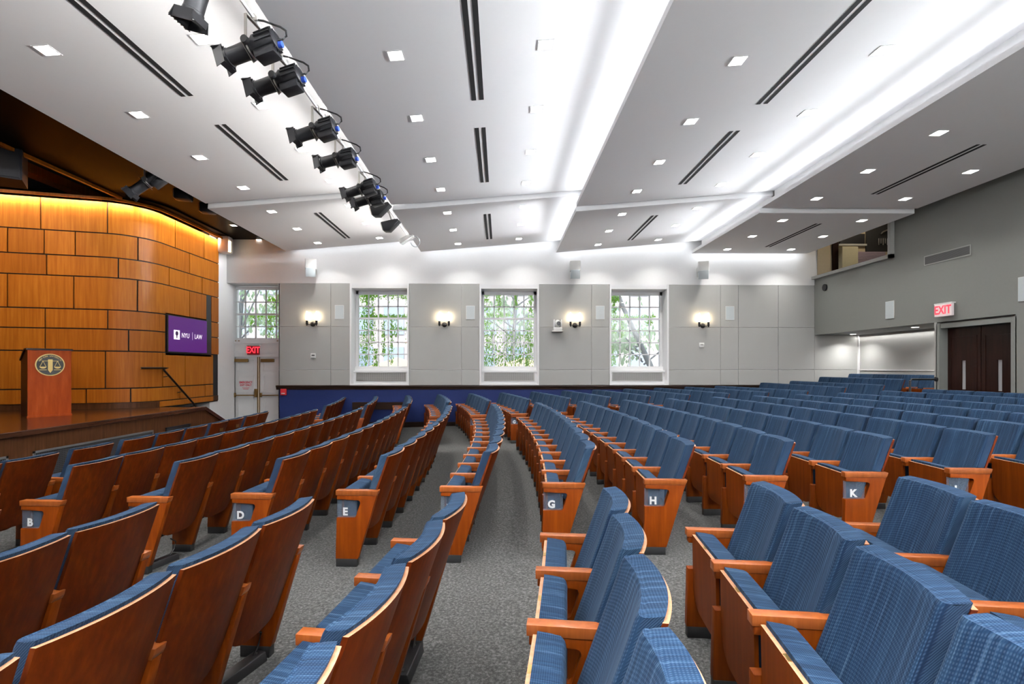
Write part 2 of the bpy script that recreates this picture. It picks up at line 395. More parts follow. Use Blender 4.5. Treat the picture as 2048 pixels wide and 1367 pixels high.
# ---- exit bay at the left end of the window wall
BY = 14.95
ex = [on_y(p, 700, BY)[0] for p in (457, 556)]
dz = fz(-8); z_dt = on_y(0, 713, BY)[1]
m = MB(); m.box(-9.2, exit_x, BY + .12, 15.4, 2.2, 2.62); m.box(-9.2, -8.35, BY, 15.4, -.4, pan_top); m.box(-8.35, exit_x, BY, 15.4, z_dt + .12, on_y(0, 684, BY)[1]); m.box(-8.35, -8.22, BY, 15.4, -.3, pan_top)
m.box(-6.55, exit_x, BY, 15.4, -.4, pan_top); struct(m.build('wall_exit', M['white'], smooth=0))
struct(MB().box(exit_x - .002, exit_x + .03, WY, BY, -.4, pan_top).build('wall_exit_return', M['white'], smooth=0))
z4 = on_y(0, 684, BY)[1]
sash('window_4', -8.22, -6.5, z4, pan_top - .02, BY + .05, 5, 4, 2)
struct(MB().box(-8.3, -6.45, BY - .05, BY + .06, z4 - .03, z4 + .03).box(-8.35, -6.5, BY - .04, BY + .02, z_dt + .12, z_dt + .17).box(-8.33, -8.1, BY - .02, BY + .05, -.15, z_dt + .12).box(-8.33, -6.5, BY - .02, BY + .05, z_dt, z_dt + .12).build('trim_3', M['trim'], smooth=0))
dm = on_y(517, 760, BY)[0]; dl = on_y(466, 760, BY)[0]; dr = dm + (dm - dl)
for i, (a, b) in enumerate(((dl, dm - .02), (dm + .02, dr))):
    d = MB(); d.box(a, b, BY + .02, BY + .06, dz, z_dt)
    root = struct(d.build('door_%d' % (i + 1), M['trim'], smooth=0))
    p = MB(); w = b - a
    for z0, z1 in ((.12, .95), (1.08, 1.62), (1.75, 2.08)):
        for q in ((a + .12, b - .12, z0, z0 + .025), (a + .12, b - .12, z1 - .025, z1), (a + .12, a + .145, z0, z1), (b - .145, b - .12, z0, z1)):
            p.box(q[0], q[1], BY + .005, BY + .021, dz + q[2], dz + q[3])
    p.build('panel_moulding', M['trim'], root, smooth=0)
    p = MB(); p.box(a + .03, b - .03, BY - .05, BY - .025, dz + .99, dz + 1.025, bev=.004)
    for x in (a + .05, b - .05): p.box(x - .035, x + .035, BY - .055, BY + .02, dz + .95, dz + 1.2 if x > a + .2 else dz + 1.08, bev=.006)
    p.build('panic_bar', M['oldbrass'], root, smooth=0)
    p = MB(); p.box(a + .06, a + .46, BY - .045, BY + .02, z_dt - .16, z_dt - .06, bev=.01); p.build('door_closer', M['oldbrass'], root, smooth=0)
    e0 = (a - .012, a + .01) if i == 0 else (b - .01, b + .012)
    p = MB(); p.box(e0[0], e0[1], BY + .0, BY + .03, dz, z_dt); e1 = (b - .018, b + .01) if i == 0 else (a - .01, a + .018); p.box(e1[0], e1[1], BY + .0, BY + .03, dz, z_dt)
    p.build('brass_edge', M['oldbrass'], root, smooth=0)
sg = thing('door_notice', 'white notice with red EMERGENCY EXIT ONLY lettering on the white left door', 'sign', ((dl + dm) / 2, BY + .004, on_y(0, 771, BY)[1]))
MB().box(-.20, .20, -.001, .003, -.14, .16).build('notice_sheet', M['sticker'], sg, smooth=0)
for k, (tx, sz, zz) in enumerate((('EMERGENCY', .085, .095), ('EXIT ONLY', .085, .01))):
    put_text('lettering', tx, sz, M['redtext'], (0, -.003, zz), FACE_CAM, sg, fs=(.8, 1), offset=.003 if k < 2 else 0)
MB().box(-.11, .11, -.003, -.001, -.075, -.06).box(-.08, .08, -.003, -.001, -.11, -.095).build('red_line', M['redtext'], sg, smooth=0)
def exit_sign(loc, rz, label, mats, W=.36, H=.24):
    t = thing('exit_sign', label, 'sign', loc, rz)
    MB().box(-W / 2, W / 2, -.03, .03, -H / 2, H / 2, bev=.008).build('sign_box', mats[0], t, smooth=0)
    put_text('lettering', 'EXIT', H * 1.02, mats[1], (0, -.033, 0), FACE_CAM, t, fs=(.72, .95), offset=.006)
    MB().box(-W / 2 - .01, W / 2 + .01, -.025, .06, H / 2, H / 2 + .03).build('mounting_bar', M['offwhite'], t, smooth=0)
    return t
exx, exz = on_y(507, 700, BY - .08)
exit_sign((exx, BY - .08, exz), 0, 'red glowing EXIT sign over the white double doors', (M['exitbox'], M['exitred']), .36, .27)
sc = thing('security_camera', 'small white security camera with black lens beside the white exit doors', 'camera', (-8.28, BY - .04, on_y(0, 685, BY)[1]))
MB().box(-.10, .10, -.02, .06, -.08, .14, bev=.02).build('bracket', M['offwhite'], sc); MB().tube([(0, 0, -.12), (.10, -.16, -.14)], .06, 14).build('camera_body', M['offwhite'], sc); MB().ico((.13, -.2, -.145), .05).build('camera_lens', M['black'], sc)
MBb = MB().box(-.08, .08, -.06, .03, -.06, .06, bev=.01); o = MBb.build('door_alarm_box', M['offwhite']); o.location = (on_y(447, 758, BY)[0], BY - .03, on_y(0, 758, BY)[1]); tag(o, 'small cream alarm box on the white wall left of the exit doors', 'alarm')
fx, fzz = on_y(568, 783, WY)
t = thing('fire_alarm', 'red fire alarm pull station on the blue wainscot', 'alarm', (fx, WY - .0, fzz)); MB().box(-.085, .085, -.06, 0, -.10, .09, bev=.012).build('alarm_body', M['red'], t); MB().box(-.05, .05, -.07, -.058, -.06, -.03).build('alarm_handle', M['offwhite'], t, smooth=0)

# ---- grey rear wall with balcony front, booth window, alcove and doors
zb = 2.70
dY0, dY1 = on_x(2039, 700, 9.75)[0], on_x(1895.5, 700, 9.75)[0]
pierY0, pierY1 = dY1 + .06, on_x(1868.6, 700, GX)[0]
bY = on_x(1783, 507, GX)[0]; bz = 4.47
m = MB(); m.box(GX, GX + .3, -1.2, bY, zb, 7.4); m.box(GX, GX + .3, bY, 15.0, zb, bz); struct(m.build('wall_rear', M['grey'], smooth=0))
m = MB(); m.box(GX + .3, 12.4, -1.2, 15, zb, zb + .12); struct(m.build('ceiling_alcove', M['grey'], smooth=0))
m = MB(); m.box(GX, 11.2, pierY0, pierY1, .2, zb); struct(m.build('wall_pier', M['greyframe'], smooth=0))
m = MB(); m.box(GX, 9.9, -1.2, dY0 - .1, .1, zb); m.box(GX + .12, 9.9, dY0 - .1, pierY0, 2.62, zb); struct(m.build('wall_rear_lower', M['grey'], smooth=0))
m = MB(); m.box(10.92, 11.2, pierY1, 15, .3, zb)
struct(m.build('wall_alcove', M['acoustic'], smooth=0))
struct(MB().box(10.9, 10.925, pierY1, WY, on_x(1800, 740, 10.92)[1] - .01, on_x(1800, 740, 10.92)[1] + .01).box(10.885, 10.92, WY - .06, WY, .5, zb).build('trim_4', M['white'], smooth=0))
# door casing
m = MB(); m.box(GX - .0, 9.85, dY0 - .12, dY0 - .02, .3, 2.66); m.box(GX + .0, 9.85, dY1 + .0, dY1 + .08, .3, 2.66); m.box(GX + .02, 9.85, dY0 - .1, dY1 + .08, 2.56, 2.66)
struct(m.build('trim_5', M['grey'], smooth=0))
dmid = (dY0 + dY1) / 2
for i, (a, b) in enumerate(((dY0, dmid - .008), (dmid + .008, dY1))):
    d = MB(); vw = (a + b) / 2; v0, v1 = vw - .045, vw + .045; zl, zh = 1.25, 1.86
    d.box(9.75, 9.80, a, v0, .40, 2.56); d.box(9.75, 9.80, v1, b, .40, 2.56); d.box(9.75, 9.80, v0, v1, .40, zl); d.box(9.75, 9.80, v0, v1, zh, 2.56)
    root = struct(d.build('door_%d' % (i + 3), M['doorwood'], smooth=0))
    p = MB()
    for q in ((a + .07, b - .07, 2.36, 2.38), (a + .07, a + .09, 1.05, 2.38), (b - .09, b - .07, 1.05, 2.38)): p.box(9.742, 9.75, q[0], q[1], q[2], q[3])
    p.build('panel_moulding', M['doorwood'], root, smooth=0)
    MB().box(9.77, 9.78, v0, v1, zl, zh).build('vision_pane', plain('obscured_pane', (.30, .30, .31), .2), root, smooth=0)
    p = MB(); p.box(9.68, 9.71, a + .05, b - .05, .93, .97, bev=.006); e = b - .1 if i == 0 else a + .02; p.box(9.67, 9.75, e, e + .08, .88, 1.04, bev=.01); p.build('panic_bar', M['blackmetal'], root, smooth=0)
struct(MB().box(9.9, 11.4, dY0 - .2, pierY0, .2, zb).build('wall_rear_vestibule', M['void'], smooth=0))
ey, ez = on_x(1888, 620, GX - .1)
exit_sign((GX - .1, ey, ez), -PI / 2, 'white EXIT sign with red letters on the grey wall above the dark double doors', (M['exitwhite'], M['exitred']), .40, .26)
def flat_plate(name, label, cat, loc, rz, w, h, mats, group=None, fw=.012):
    t = thing(name, label, cat, loc, rz, group)
    MB().box(-w / 2, w / 2, -.012, 0, -h / 2, h / 2, bev=.003).build('frame', mats[0], t, smooth=0)
    MB().box(-w / 2 + fw, w / 2 - fw, -.016, -.010, -h / 2 + fw, h / 2 - fw).build('grille_panel', mats[1], t, smooth=0); return t
for (xa, xb2, ya, yb), lab in (((1771.5, 1789, 602, 637.5), 'white flush speaker plate on the grey wall left of the EXIT sign'), ((2037, 2058, 553, 602), 'white flush speaker plate high on the grey wall at the right picture edge')):
    y0 = on_x(xa, 620, GX)[0]; y1 = on_x(xb2, 620, GX)[0]; ym = (y0 + y1) / 2; z0 = on_x((xa + xb2) / 2, yb, GX)[1]; z1 = on_x((xa + xb2) / 2, ya, GX)[1]
    flat_plate('wall_speaker', lab, 'speaker', (GX, ym, (z0 + z1) / 2), -PI / 2, abs(y0 - y1), z1 - z0, (M['offwhite'], M['greyplate']), fw=.008)
y0 = on_x(1849, 530, GX)[0]; y1 = on_x(1943, 500, GX)[0]; ym = (y0 + y1) / 2; z0 = on_x(1849, 532, GX)[1]; z1 = on_x(1849, 512.5, GX)[1]
flat_plate('wall_vent', 'long louvred air vent in a pale frame on the grey wall', 'vent', (GX, ym, (z0 + z1) / 2), -PI / 2, abs(y0 - y1), z1 - z0, (M['greyframe'], M['vent']), fw=.025)
y0, z0 = on_x(1650.5, 574.5, GX)
t = thing('round_speaker', 'small round black speaker on the grey wall below the booth window corner', 'speaker', (GX, y0, z0), -PI / 2); MB().tube([(0, 0, 0), (0, -.03, 0)], .10, 20).build('rim', M['blackmetal'], t); MB().tube([(0, -.028, 0), (0, -.034, 0)], .085, 20).build('grille', M['cloth'], t)
# booth window frame and what shows inside
m = MB(); fy = WY - .002
m.box(GX - .10, GX + .3, bY - .09, fy, bz - .09, bz); m.box(GX - .10, GX + .3, bY - .09, bY, bz - .09, 6.9)
struct(m.build('window_5', M['greyframe'], smooth=0))
m = MB(); m.box(GX + .3, 12.4, 11.0, 11.1, 4.0, 7.3); m.box(12.3, 12.4, 11, 15, 4, 7.3); m.box(GX + .3, 12.4, 11, 15, 4.0, 4.1); m.box(GX + .3, 12.4, 11, 15, 6.8, 6.9)
struct(m.build('wall_booth', M['beige'], smooth=0))
bq = lambda px, py: on_y(px, py, 14.46)
def bbox(name, xa, xb2, ya, yb, mat, d0=14.44, d1=14.49, par=None):
    (x0, za), (x1, zb2) = bq(xa, ya), bq(xb2, yb); return MB().box(x0, x1, d0, d1, zb2, za).build(name, mat, par, smooth=0)
struct(bbox('wall_booth_side', 1636, 1800, 380, 560, M['beige'], 14.47, 14.499))
struct(bbox('trim_6', 1664, 1675, 420, 545, M['doorwood'], 14.42, 14.47))
o = bbox('booth_cabinet', 1675, 1706, 496, 540, plain('cream_cabinet', (.52, .48, .33), .5), 14.25, 14.46); tag(o, 'cream cabinet behind the control booth window', 'cabinet')
t = thing('booth_blind', 'pale lilac horizontal slatted blind behind the booth window', 'blind', (0, 0, 0))
(x0, za), (x1, zb2) = bq(1707, 503), bq(1768, 530); m = MB(); k = 9
for i in range(k): zz = zb2 + (za - zb2) * i / k; m.box(x0, x1, 14.40, 14.43, zz, zz + (za - zb2) / k * .72)
m.build('slat', M['lilac'], t, smooth=0)
o = bbox('booth_screen', 1678, 1727, 468, 488, M['navygloss'], 14.40, 14.46); tag(o, 'dark monitor screen inside the control booth', 'monitor')
struct(bbox('trim_7', 1675, 1731, 488, 492, M['greyframe'], 14.40, 14.46))
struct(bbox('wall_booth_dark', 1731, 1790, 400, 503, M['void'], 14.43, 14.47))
t = thing('booth_rack', 'silver curved rail with hooks glinting inside the dark end of the booth', 'rack', (0, 0, 0))
pts = []
for px, py in ((1757, 469), (1761, 465), (1768, 462), (1778, 459)): x, z = bq(px, py); pts.append((x, 14.36, z))
MB().tube(pts, .02, 8).build('rail', M['chrome'], t)
for i in range(6):
    x, z = bq(1753 + i * 4.3, 480); x1, z1 = bq(1753 + i * 4.3, 491 - (i % 2) * 3); MB().tube([(x, 14.37, z + .03), (x, 14.37, z1)], .012, 6).build('hook', M['chrome'], t)
area('booth_lamp', (10.9, 13.4, 6.5), .5, 9, (1, .86, .66), target=(10.6, 14.4, 4.9))
# handrail on the pier
t = thing('handrail', 'black metal handrail fixed to the grey pier beside the dark doors', 'handrail', (0, 0, 0))
hy = pierY1 - .05
hx, hz0 = on_y(1820, 758, hy)
MB().tube([(GX, hy, hz0), (hx + .03, hy, hz0), (hx, hy, hz0 - .03), (hx, hy, .4)], .022, 10).build('rail', M['blackmetal'], t); MB().tube([(GX - .02, hy, hz0), (GX, hy, hz0)], .05, 14).build('flange', M['blackmetal'], t)

# ---- near wall, roof and enclosure (closes the room around the camera)
struct(MB().box(-14, 12.4, -1.4, -1.2, -.4, 4.2).build('wall_near', M['acoustic'], smooth=0)); struct(MB().box(-14, 12.4, -1.4, -1.2, 4.2, 7.4).build('wall_near_upper', M['white'], smooth=0))
struct(MB().box(-14, 12.6, -1.4, 15.4, 7.4, 7.6).build('ceiling_roof', M['void'], smooth=0))
struct(MB().box(-14, -13.8, -1.4, 15.4, -.4, 7.4).build('wall_stage_end', M['void'], smooth=0))
struct(MB().box(-13.8, -8.3, 14.3, 14.95, -.4, 7.4).build('wall_stage_side', M['void'], smooth=0))
struct(MB().box(12.4, 12.6, -1.4, 15.4, -.4, 7.4).build('wall_outer_rear', M['grey'], smooth=0))

# ================================================================ CEILING
ZC = CZ + 3.48; SL = .088; YS = 10.40; ZF = ZC - .085; YE = 14.22
XL = [-6.25, -2.33, 1.64, 5.68]; XR = [-2.33, 1.64, 5.68, 9.15]; SLs = [SL, SL, SL, .004]
TK = .085
def ceil_panel(i, name, zl, y0, y1):
    sl = SLs[i]; x0 = XL[i]; x1 = XR[i] + (.30 if i < 3 else 0)
    zr = zl + sl * (x1 - x0)
    m = MB(); m.prism([(x0, zl), (x1, zr), (x1, zr + TK), (x0, zl + TK)], 'y', y0, y1)
    return struct(m.build(name, M['ceil'], smooth=0))
for i in range(4):
    ceil_panel(i, 'ceiling_%d' % (i * 2 + 1), ZC, -.92, YS)
    ceil_panel(i, 'ceiling_%d' % (i * 2 + 2), ZF, YS + .10, YE)
    if i:      # riser that closes the trough behind each lip
        for zl, y0, y1 in ((ZC, -.92, YS), (ZF, YS + .1, YE)):
            z0 = zl + TK; x = XL[i] + .29
            struct(MB().box(x, x + .02, y0, y1, z0, zl + SL * (XR[i - 1] + .3 - XL[i - 1]) + .02).build('ceiling_riser', M['white'], smooth=0))
for i in range(4):     # white fascia that closes the step between the two ceiling levels
    x1 = XR[i] + (.30 if i < 3 else 0); r = SLs[i] * (x1 - XL[i])
    m = MB(); m.prism([(XL[i], ZF), (x1, ZF + r), (x1, ZC + r + .25), (XL[i], ZF + TK + .01), ] if False else [(XL[i], ZF + .002), (x1, ZF + r + .002), (x1, ZC + r + .2), (XL[i] + .02, ZC + .2 if i == 0 else ZF + TK + .02)], 'y', YS + .075, YS + .10)
    struct(m.build('ceiling_fascia', M['ceil'], smooth=0))
for z in (ZC,):
    struct(MB().box(-6.25, -6.22, -1.2, YE, ZC + TK, 7.4).build('ceiling_edge', M['void'], smooth=0))
# cove lighting in each trough and at the window wall, plus added ceiling fill
COVE = [0, 4, 4.6, 4.4]; THROW = [0, 9, 9, 8]
for i in (1, 2, 3):
    for y0, y1, zl in ((-1.1, YS - .05, ZC), (YS + .15, YE - .05, ZF)):
        L = y1 - y0
        area('cove_light', (XL[i] + .10, (y0 + y1) / 2, zl + TK + .03), (L, .05), COVE[i] * L * .5, COOL if i > 1 else NEUT, target=(XL[i] - 1.2, (y0 + y1) / 2, zl + TK + .45), spread=170)
        Lt = L if y1 < 11 else L - .9
        area('cove_fill_beam', (XL[i] + .16, y0 + Lt / 2, zl + TK + .035), (Lt, .04), THROW[i] * Lt * .5, COOL if i > 1 else NEUT, target=(XL[i] - 3.9, (y0 + y1) / 2, zl + .02), spread=34)  # second narrow beam, added to fill the far side of each bay
for i in range(4):
    xa, xb2 = XL[i] + .1, XR[i] - .02
    for k in range(3):
        u0 = xa + (xb2 - xa) * k / 3; u1 = xa + (xb2 - xa) * (k + 1) / 3; um = (u0 + u1) / 2
        e_ = [1.8, 2.1, 2.2, 2.4][i] * .55
        area('wash_and_fill_strip', (um, YE + .07, ZF + SLs[i] * (um - XL[i]) + TK + .03), (u1 - u0, .04), e_, COOL, rot=(math.radians(22), -math.atan(SLs[i]), 0), spread=170)
        area('wash_and_fill_strip', (um, -.98, ZC + SLs[i] * (um - XL[i]) + TK + .03), (u1 - u0, .04), (95, 170, 230, 450)[i], COOL, rot=(math.radians(-22), -math.atan(SLs[i]), 0), spread=170)  # unseen strips behind the camera, added at high power to brighten the ceilings
# downlights and slot diffusers sit on the sloping panels
lens_me = MB().box(-.078, .078, -.078, .078, -.003, .004).mesh('lens', M['lens'], 0)
tr = MB()
for q in ((-.095, .095, -.095, -.078), (-.095, .095, .078, .095), (-.095, -.078, -.078, .078), (.078, .095, -.078, .078)): tr.box(q[0], q[1], q[2], q[3], -.0035, .004)
trim_me = tr.mesh('trim_ring', M['white'], 0)
LD = bpy.data.lights.new('downlight_beam', 'AREA'); LD.shape = 'SQUARE'; LD.size = .15; LD.energy = 7.6; LD.color = NEUT; LD.spread = math.radians(112)
bayname = ['ceiling bay nearest the stage', 'second ceiling bay', 'third ceiling bay', 'rearmost ceiling bay']
ORD = ['first', 'second', 'third', 'fourth', 'fifth', 'sixth', 'seventh', 'eighth', 'ninth', 'tenth', 'eleventh', 'twelfth']
NY = [5.58 + 1.39 * j for j in range(-4, 4)]; FY = [10.95, 12.30, 13.67]
cnt_d = 0
for i in range(4):
    for r, off in enumerate(((1.13, 2.85) if i < 3 else (.83, 2.69))):
        n = 0
        for Y in FY[::-1] + NY[::-1]:
            zl = ZF if Y > YS else ZC
            Yy = Y + (.06 if i == 3 else 0); x = XL[i] + off; z = zl + SLs[i] * off
            n += 1
            t = thing('downlight', 'square downlight, %s from the window wall, %s row, %s' % (ORD[n - 1], ('left', 'right')[r], bayname[i]), 'ceiling light', (x, Yy, z), 0, 'square downlights in the white ceiling')
            t.rotation_euler = (0, -math.atan(SLs[i]), 0)
            link('lens', lens_me, t); link('trim_ring', trim_me, t)
            b = bpy.data.objects.new('downlight_beam', LD); COL.objects.link(b); b.parent = t; b.location = (0, 0, -.006)
for i in range(4):
    off = (2.03, 2.02, 1.98, 1.84)[i]
    for (y0, y1, zl, wh) in ((2.2, 6.62, ZC, 'near'), (7.38, 9.55, ZC, 'middle'), (11.25, 13.45, ZF, 'far')):
        if i == 3 and wh == 'near': continue
        L = (y1 - y0) / 2
        t = thing('slot_diffuser', '%s black twin slot air diffuser, %s' % ({'near': 'longest nearest', 'middle': 'middle', 'far': 'farthest'}[wh], bayname[i]), 'air vent', (XL[i] + off, (y0 + y1) / 2, zl + SLs[i] * off), 0, 'twin slot diffusers in the white ceiling')
        t.rotation_euler = (0, -math.atan(SLs[i]), 0)
        for s in (-1, 1): MB().box(s * .052 - .030, s * .052 + .030, -L, L, -.002, .004).build('slot', M['void'], t, smooth=0)

# ================================================================ STAGE SIDE
SZ = .80; SX = -6.80
# path of the golden panelled wall
d1 = Vector((2.7, .65)).normalized(); C = Vector((-8.08, 11.05)); r = .9; tl = r * math.tan(math.radians(38.25))
ang1 = math.atan2(d1.y, d1.x); turn = PI / 2 - ang1; tl = r * math.tan(turn / 2)
T1 = C - d1 * tl; T2 = C + Vector((0, tl)); A0 = T1 - d1 * 3.2; cen = T1 + Vector((-d1.y, d1.x)) * r
LA = 3.2; LB = r * turn; LC = 14.02 - T2.y; LT = LA + LB + LC
def path(s):
    if s < LA: p = A0 + d1 * s; return p.x, p.y, d1.y, -d1.x
    if s < LA + LB:
        a = ang1 - PI / 2 + (s - LA) / r; return cen.x + r * math.cos(a), cen.y + r * math.sin(a), math.cos(a), math.sin(a)
    return T2.x, T2.y + s - LA - LB, 1, 0
def s_at(px):
    lo, hi = 0, LT
    for _ in range(50):
        mid = (lo + hi) / 2; x, y, *_n = path(mid)
        if project(x, y, 2)[0] < px: lo = mid
        else: hi = mid
    return lo
def strip(m, s0, s1, z0, z1, off, thick=0):
    n = max(1, int((s1 - s0) / .07)) if s1 > LA - .1 and s0 < LA + LB + .1 else 1
    ss = [s0 + (s1 - s0) * i / n for i in range(n + 1)]
    P = [path(s) for s in ss]
    fr = [(m.bm.verts.new((x + nx * off, y + ny * off, z0)), m.bm.verts.new((x + nx * off, y + ny * off, z1))) for x, y, nx, ny in P]
    bk = [(m.bm.verts.new((x + nx * (off - thick), y + ny * (off - thick), z0)), m.bm.verts.new((x + nx * (off - thick), y + ny * (off - thick), z1))) for x, y, nx, ny in P]
    fs = []
    for i in range(n):
        fs += [(fr[i][0], fr[i + 1][0], fr[i + 1][1], fr[i][1]), (bk[i][1], bk[i + 1][1], bk[i + 1][0], bk[i][0]), (fr[i][1], fr[i + 1][1], bk[i + 1][1], bk[i][1]), (bk[i][0], bk[i + 1][0], fr[i + 1][0], fr[i][0])]
    fs += [(bk[0][0], fr[0][0], fr[0][1], bk[0][1]), (fr[-1][0], bk[-1][0], bk[-1][1], fr[-1][1])]
    for f in fs: m.bm.faces.new(f).material_index = m.mi
x_, y_, *_q = path(s_at(0)); dd = y_ * cT + x_ * sT
zc = [CZ + (YH - v) * dd / F for v in (388, 454, 504, 546, 613.6, 654, 700, 778.6, 811)]
zc[-1] = max(zc[-1], SZ + .12); ZT = zc[0]
joints = [[83, 216, 348, 406], [17, 90, 152, 275, 377], [95, 237, 336, 402], [17, 149, 274, 377], [92, 216.5, 352], [92, 257, 330], [115, 212, 323, 368], [45, 174, 261, 357, 408]]
m = MB(); strip(m, 0, LT, SZ - .05, ZT, .0, .06); struct(m.build('wall_stage', M['void'], smooth=0))
m = MB(); sE = s_at(424.5); sslot0, sslot1 = s_at(411), s_at(420.5); g = .013
scr0, scr1 = s_at(328.5), s_at(412); scz0, scz1 = 2.04, 3.03
for c in range(8):
    z1, z0 = zc[c], zc[c + 1]; ss = [0] + [s_at(p) for p in joints[c]] + [LT]
    for q, (a, b) in enumerate(zip(ss, ss[1:])):
        m.mi = random.choice((0, 0, 1)); parts = [(a, b)]
        if c >= 3 and c <= 5:          # cut round the black slot and the screen recess
            lim = sslot0 if c < 4 else scr0
            np_ = []
            for (u, v) in parts:
                if u < lim: np_.append((u, min(v, lim)))
                if v > sslot1: np_.append((max(u, sslot1), v))
            parts = np_
        if c >= 6: parts = [(u, min(v, sE)) for u, v in parts if u < sE]
        for u, v in parts:
            if v - u > .03: strip(m, u + g, v - g, z0 + g, z1 - g, .03, .03)
m.mi = 0; strip(m, s_at(318), sE, SZ - .02, zc[8] - g, .03, .03)
struct(m.build('wall_stage_panels', [M['golden'], M['golden_b']], smooth=.5))
m = MB(); strip(m, 0, LT, SZ - .02, zc[8], .012, .012); struct(m.build('baseboard_stage', M['walnut'], smooth=0))
# wood cornice + dark valance over the glowing top course
m = MB(); strip(m, 0, LT, ZT + .0, ZT + .06, .175, .02); struct(m.build('trim_8', M['golden'], smooth=.5))
m = MB(); strip(m, s_at(250), LT + .0, ZT + .10, ZT + .42, .30, .03); struct(m.build('trim_9', M['soffit'], smooth=.5))
# white end of the cove
m = MB(); m.box(-8.08, -7.74, 13.95, 14.25, 4.98, 5.48, bev=.08); struct(m.build('trim_10', M['white']))
struct(MB().box(-7.735, -7.725, 13.98, 14.05, 5.02, 5.32).build('trim_11', M['strip'], smooth=0))
# dark soffit over the front of the stage, black void above the stage
m = MB(); m.box(-8.40, -6.22, -1.2, YE + .30, 5.50, 5.56); struct(m.build('ceiling_soffit', M['soffit'], smooth=0))
struct(MB().box(-8.46, -8.40, -1.2, 10.95, 5.44, 5.62).build('trim_12', M['golden_b'], smooth=0))
struct(MB().box(-13.8, -8.42, -1.2, 14.4, 6.9, 7.0).build('ceiling_stage', M['void'], smooth=0))
struct(MB().box(-10.4, -10.1, 2, 12.5, 5.9, 6.1).box(-9.3, -9.12, 2, 12.5, 6.0, 6.06).build('ceiling_beam', M['golden_b'], smooth=0))
# glow behind the cornice and other stage lights
for s0, s1, w in ((0.05, 1.6, 1), (1.6, LA, 1), (LA, LA + LB * .5, 1), (LA + LB * .5, LA + LB, 1), (LA + LB, LT - .05, 1)):
    xa, ya, na, nb = path(s0); xb2, yb, nc, nd = path(s1); xm, ym, nx, ny = path((s0 + s1) / 2)
    L = math.hypot(xb2 - xa, yb - ya); a_ = math.atan2(yb - ya, xb2 - xa)
    o = area('wall_glow_light', (xm + nx * .12, ym + ny * .12, ZT + .05), (L, .02), 7.5 * L, (1, .92, .76), spread=95)
    o.rotation_euler = (Matrix.Rotation(a_, 4, 'Z') @ Matrix.Rotation(math.radians(36), 4, 'X')).to_euler()
for x, y, e_ in ((-11.2, 7.2, 22), (-10.2, 6.0, 27)):
    area('stage_wash_light', (x, y, 6.7), .3, e_, (1, .74, .47), target=(x + .2, y + 4.2, 1.9), spread=80)
for k, (px, py) in enumerate(((467, 451), (519, 480))):
    x, y = on_z(px, py, 5.49)
    t = thing('soffit_downlight', 'small square light in the dark soffit, %s' % ('nearer the stage wall' if k == 0 else 'nearer the window wall'), 'ceiling light', (x, y, 5.497))
    MB().box(-.06, .06, -.06, .06, -.006, 0).build('lens', M['stagelens'], t, smooth=0); MB().box(-.08, .08, -.08, .08, -.003, .002).build('trim_ring', M['white'], t, smooth=0)
# stage platform, fascia, stair to the exit
YST = 11.30
struct(MB().box(-13.8, SX - .03, -1.2, YST, SZ - .12, SZ).build('floor_stage', M['stagefloor'], smooth=0))
m = MB(); m.box(SX - .06, SX - .02, -1.2, YST, -.3, SZ - .06); m.prism([(YST, -.3), (13.2, -.3), (13.2, -.12), (13.0, -.1), (YST, SZ - .06)], 'x', SX - .06, SX - .02)
struct(m.build('wall_stage_front', M['walnut'], smooth=0))
m = MB(); m.box(SX - .07, SX + .02, -1.2, YST + .01, SZ - .07, SZ + .012, bev=.008); m.prism([(YST, SZ - .07), (13.1, -.16), (13.1, -.07), (YST, SZ + .012)], 'x', SX - .07, SX + .02)
struct(m.build('trim_13', M['stagefloor'], smooth=0))
m = MB()
for k in range(5): m.box(-8.05, SX - .06, YST + .30 * k, YST + .30 * (k + 1), -.3, SZ - .17 * (k + 1))
struct(m.build('floor_stair', M['stagefloor'], smooth=0))
struct(MB().box(-9.2, -8.1, 13.66, BY + .2, -.4, 5.6).build('wall_exit_side', M['white'], smooth=0))
for (pa, pb, ya, yb), mt, lab in (((68, 308, 886, 842), 'perf', 'long perforated metal grille in the stage front, widest of the three'), ((333, 382, 0, 832), 'perf_dark', 'small dark grille in the stage front near the stair'), ((-60, 18, 0, 0), 'perf', 'metal grille in the stage front cut by the left picture edge')):
    y0 = on_x(pa, 800, SX)[0]; y1 = on_x(pb, 800, SX)[0]
    t = thing('stage_grille', lab, 'grille', (SX - .018, (y0 + y1) / 2, .27), PI / 2, 'grilles in the stage front'); w = (y1 - y0) / 2
    hh = .215
    fr = MB()
    for q in ((-w, w, hh - .03, hh), (-w, w, -hh, -hh + .03), (-w, -w + .03, -hh, hh), (w - .03, w, -hh, hh)): fr.box(q[0], q[1], -.012, .01, q[2], q[3])
    fr.build('frame', M['blackmetal'] if mt == 'perf_dark' else plain('grey_grille_frame', (.15, .15, .155), .4, .3), t, smooth=0)
    o = MB().box(SX - .02, SX - .014, y0 + .03, y1 - .03, .27 - hh + .03, .27 + hh - .03).build('perforated_sheet', M[mt], None, smooth=0)
    o.parent = t; o.matrix_parent_inverse = (Matrix.Translation((SX - .018, (y0 + y1) / 2, .27)) @ Matrix.Rotation(PI / 2, 4, 'Z')).inverted()
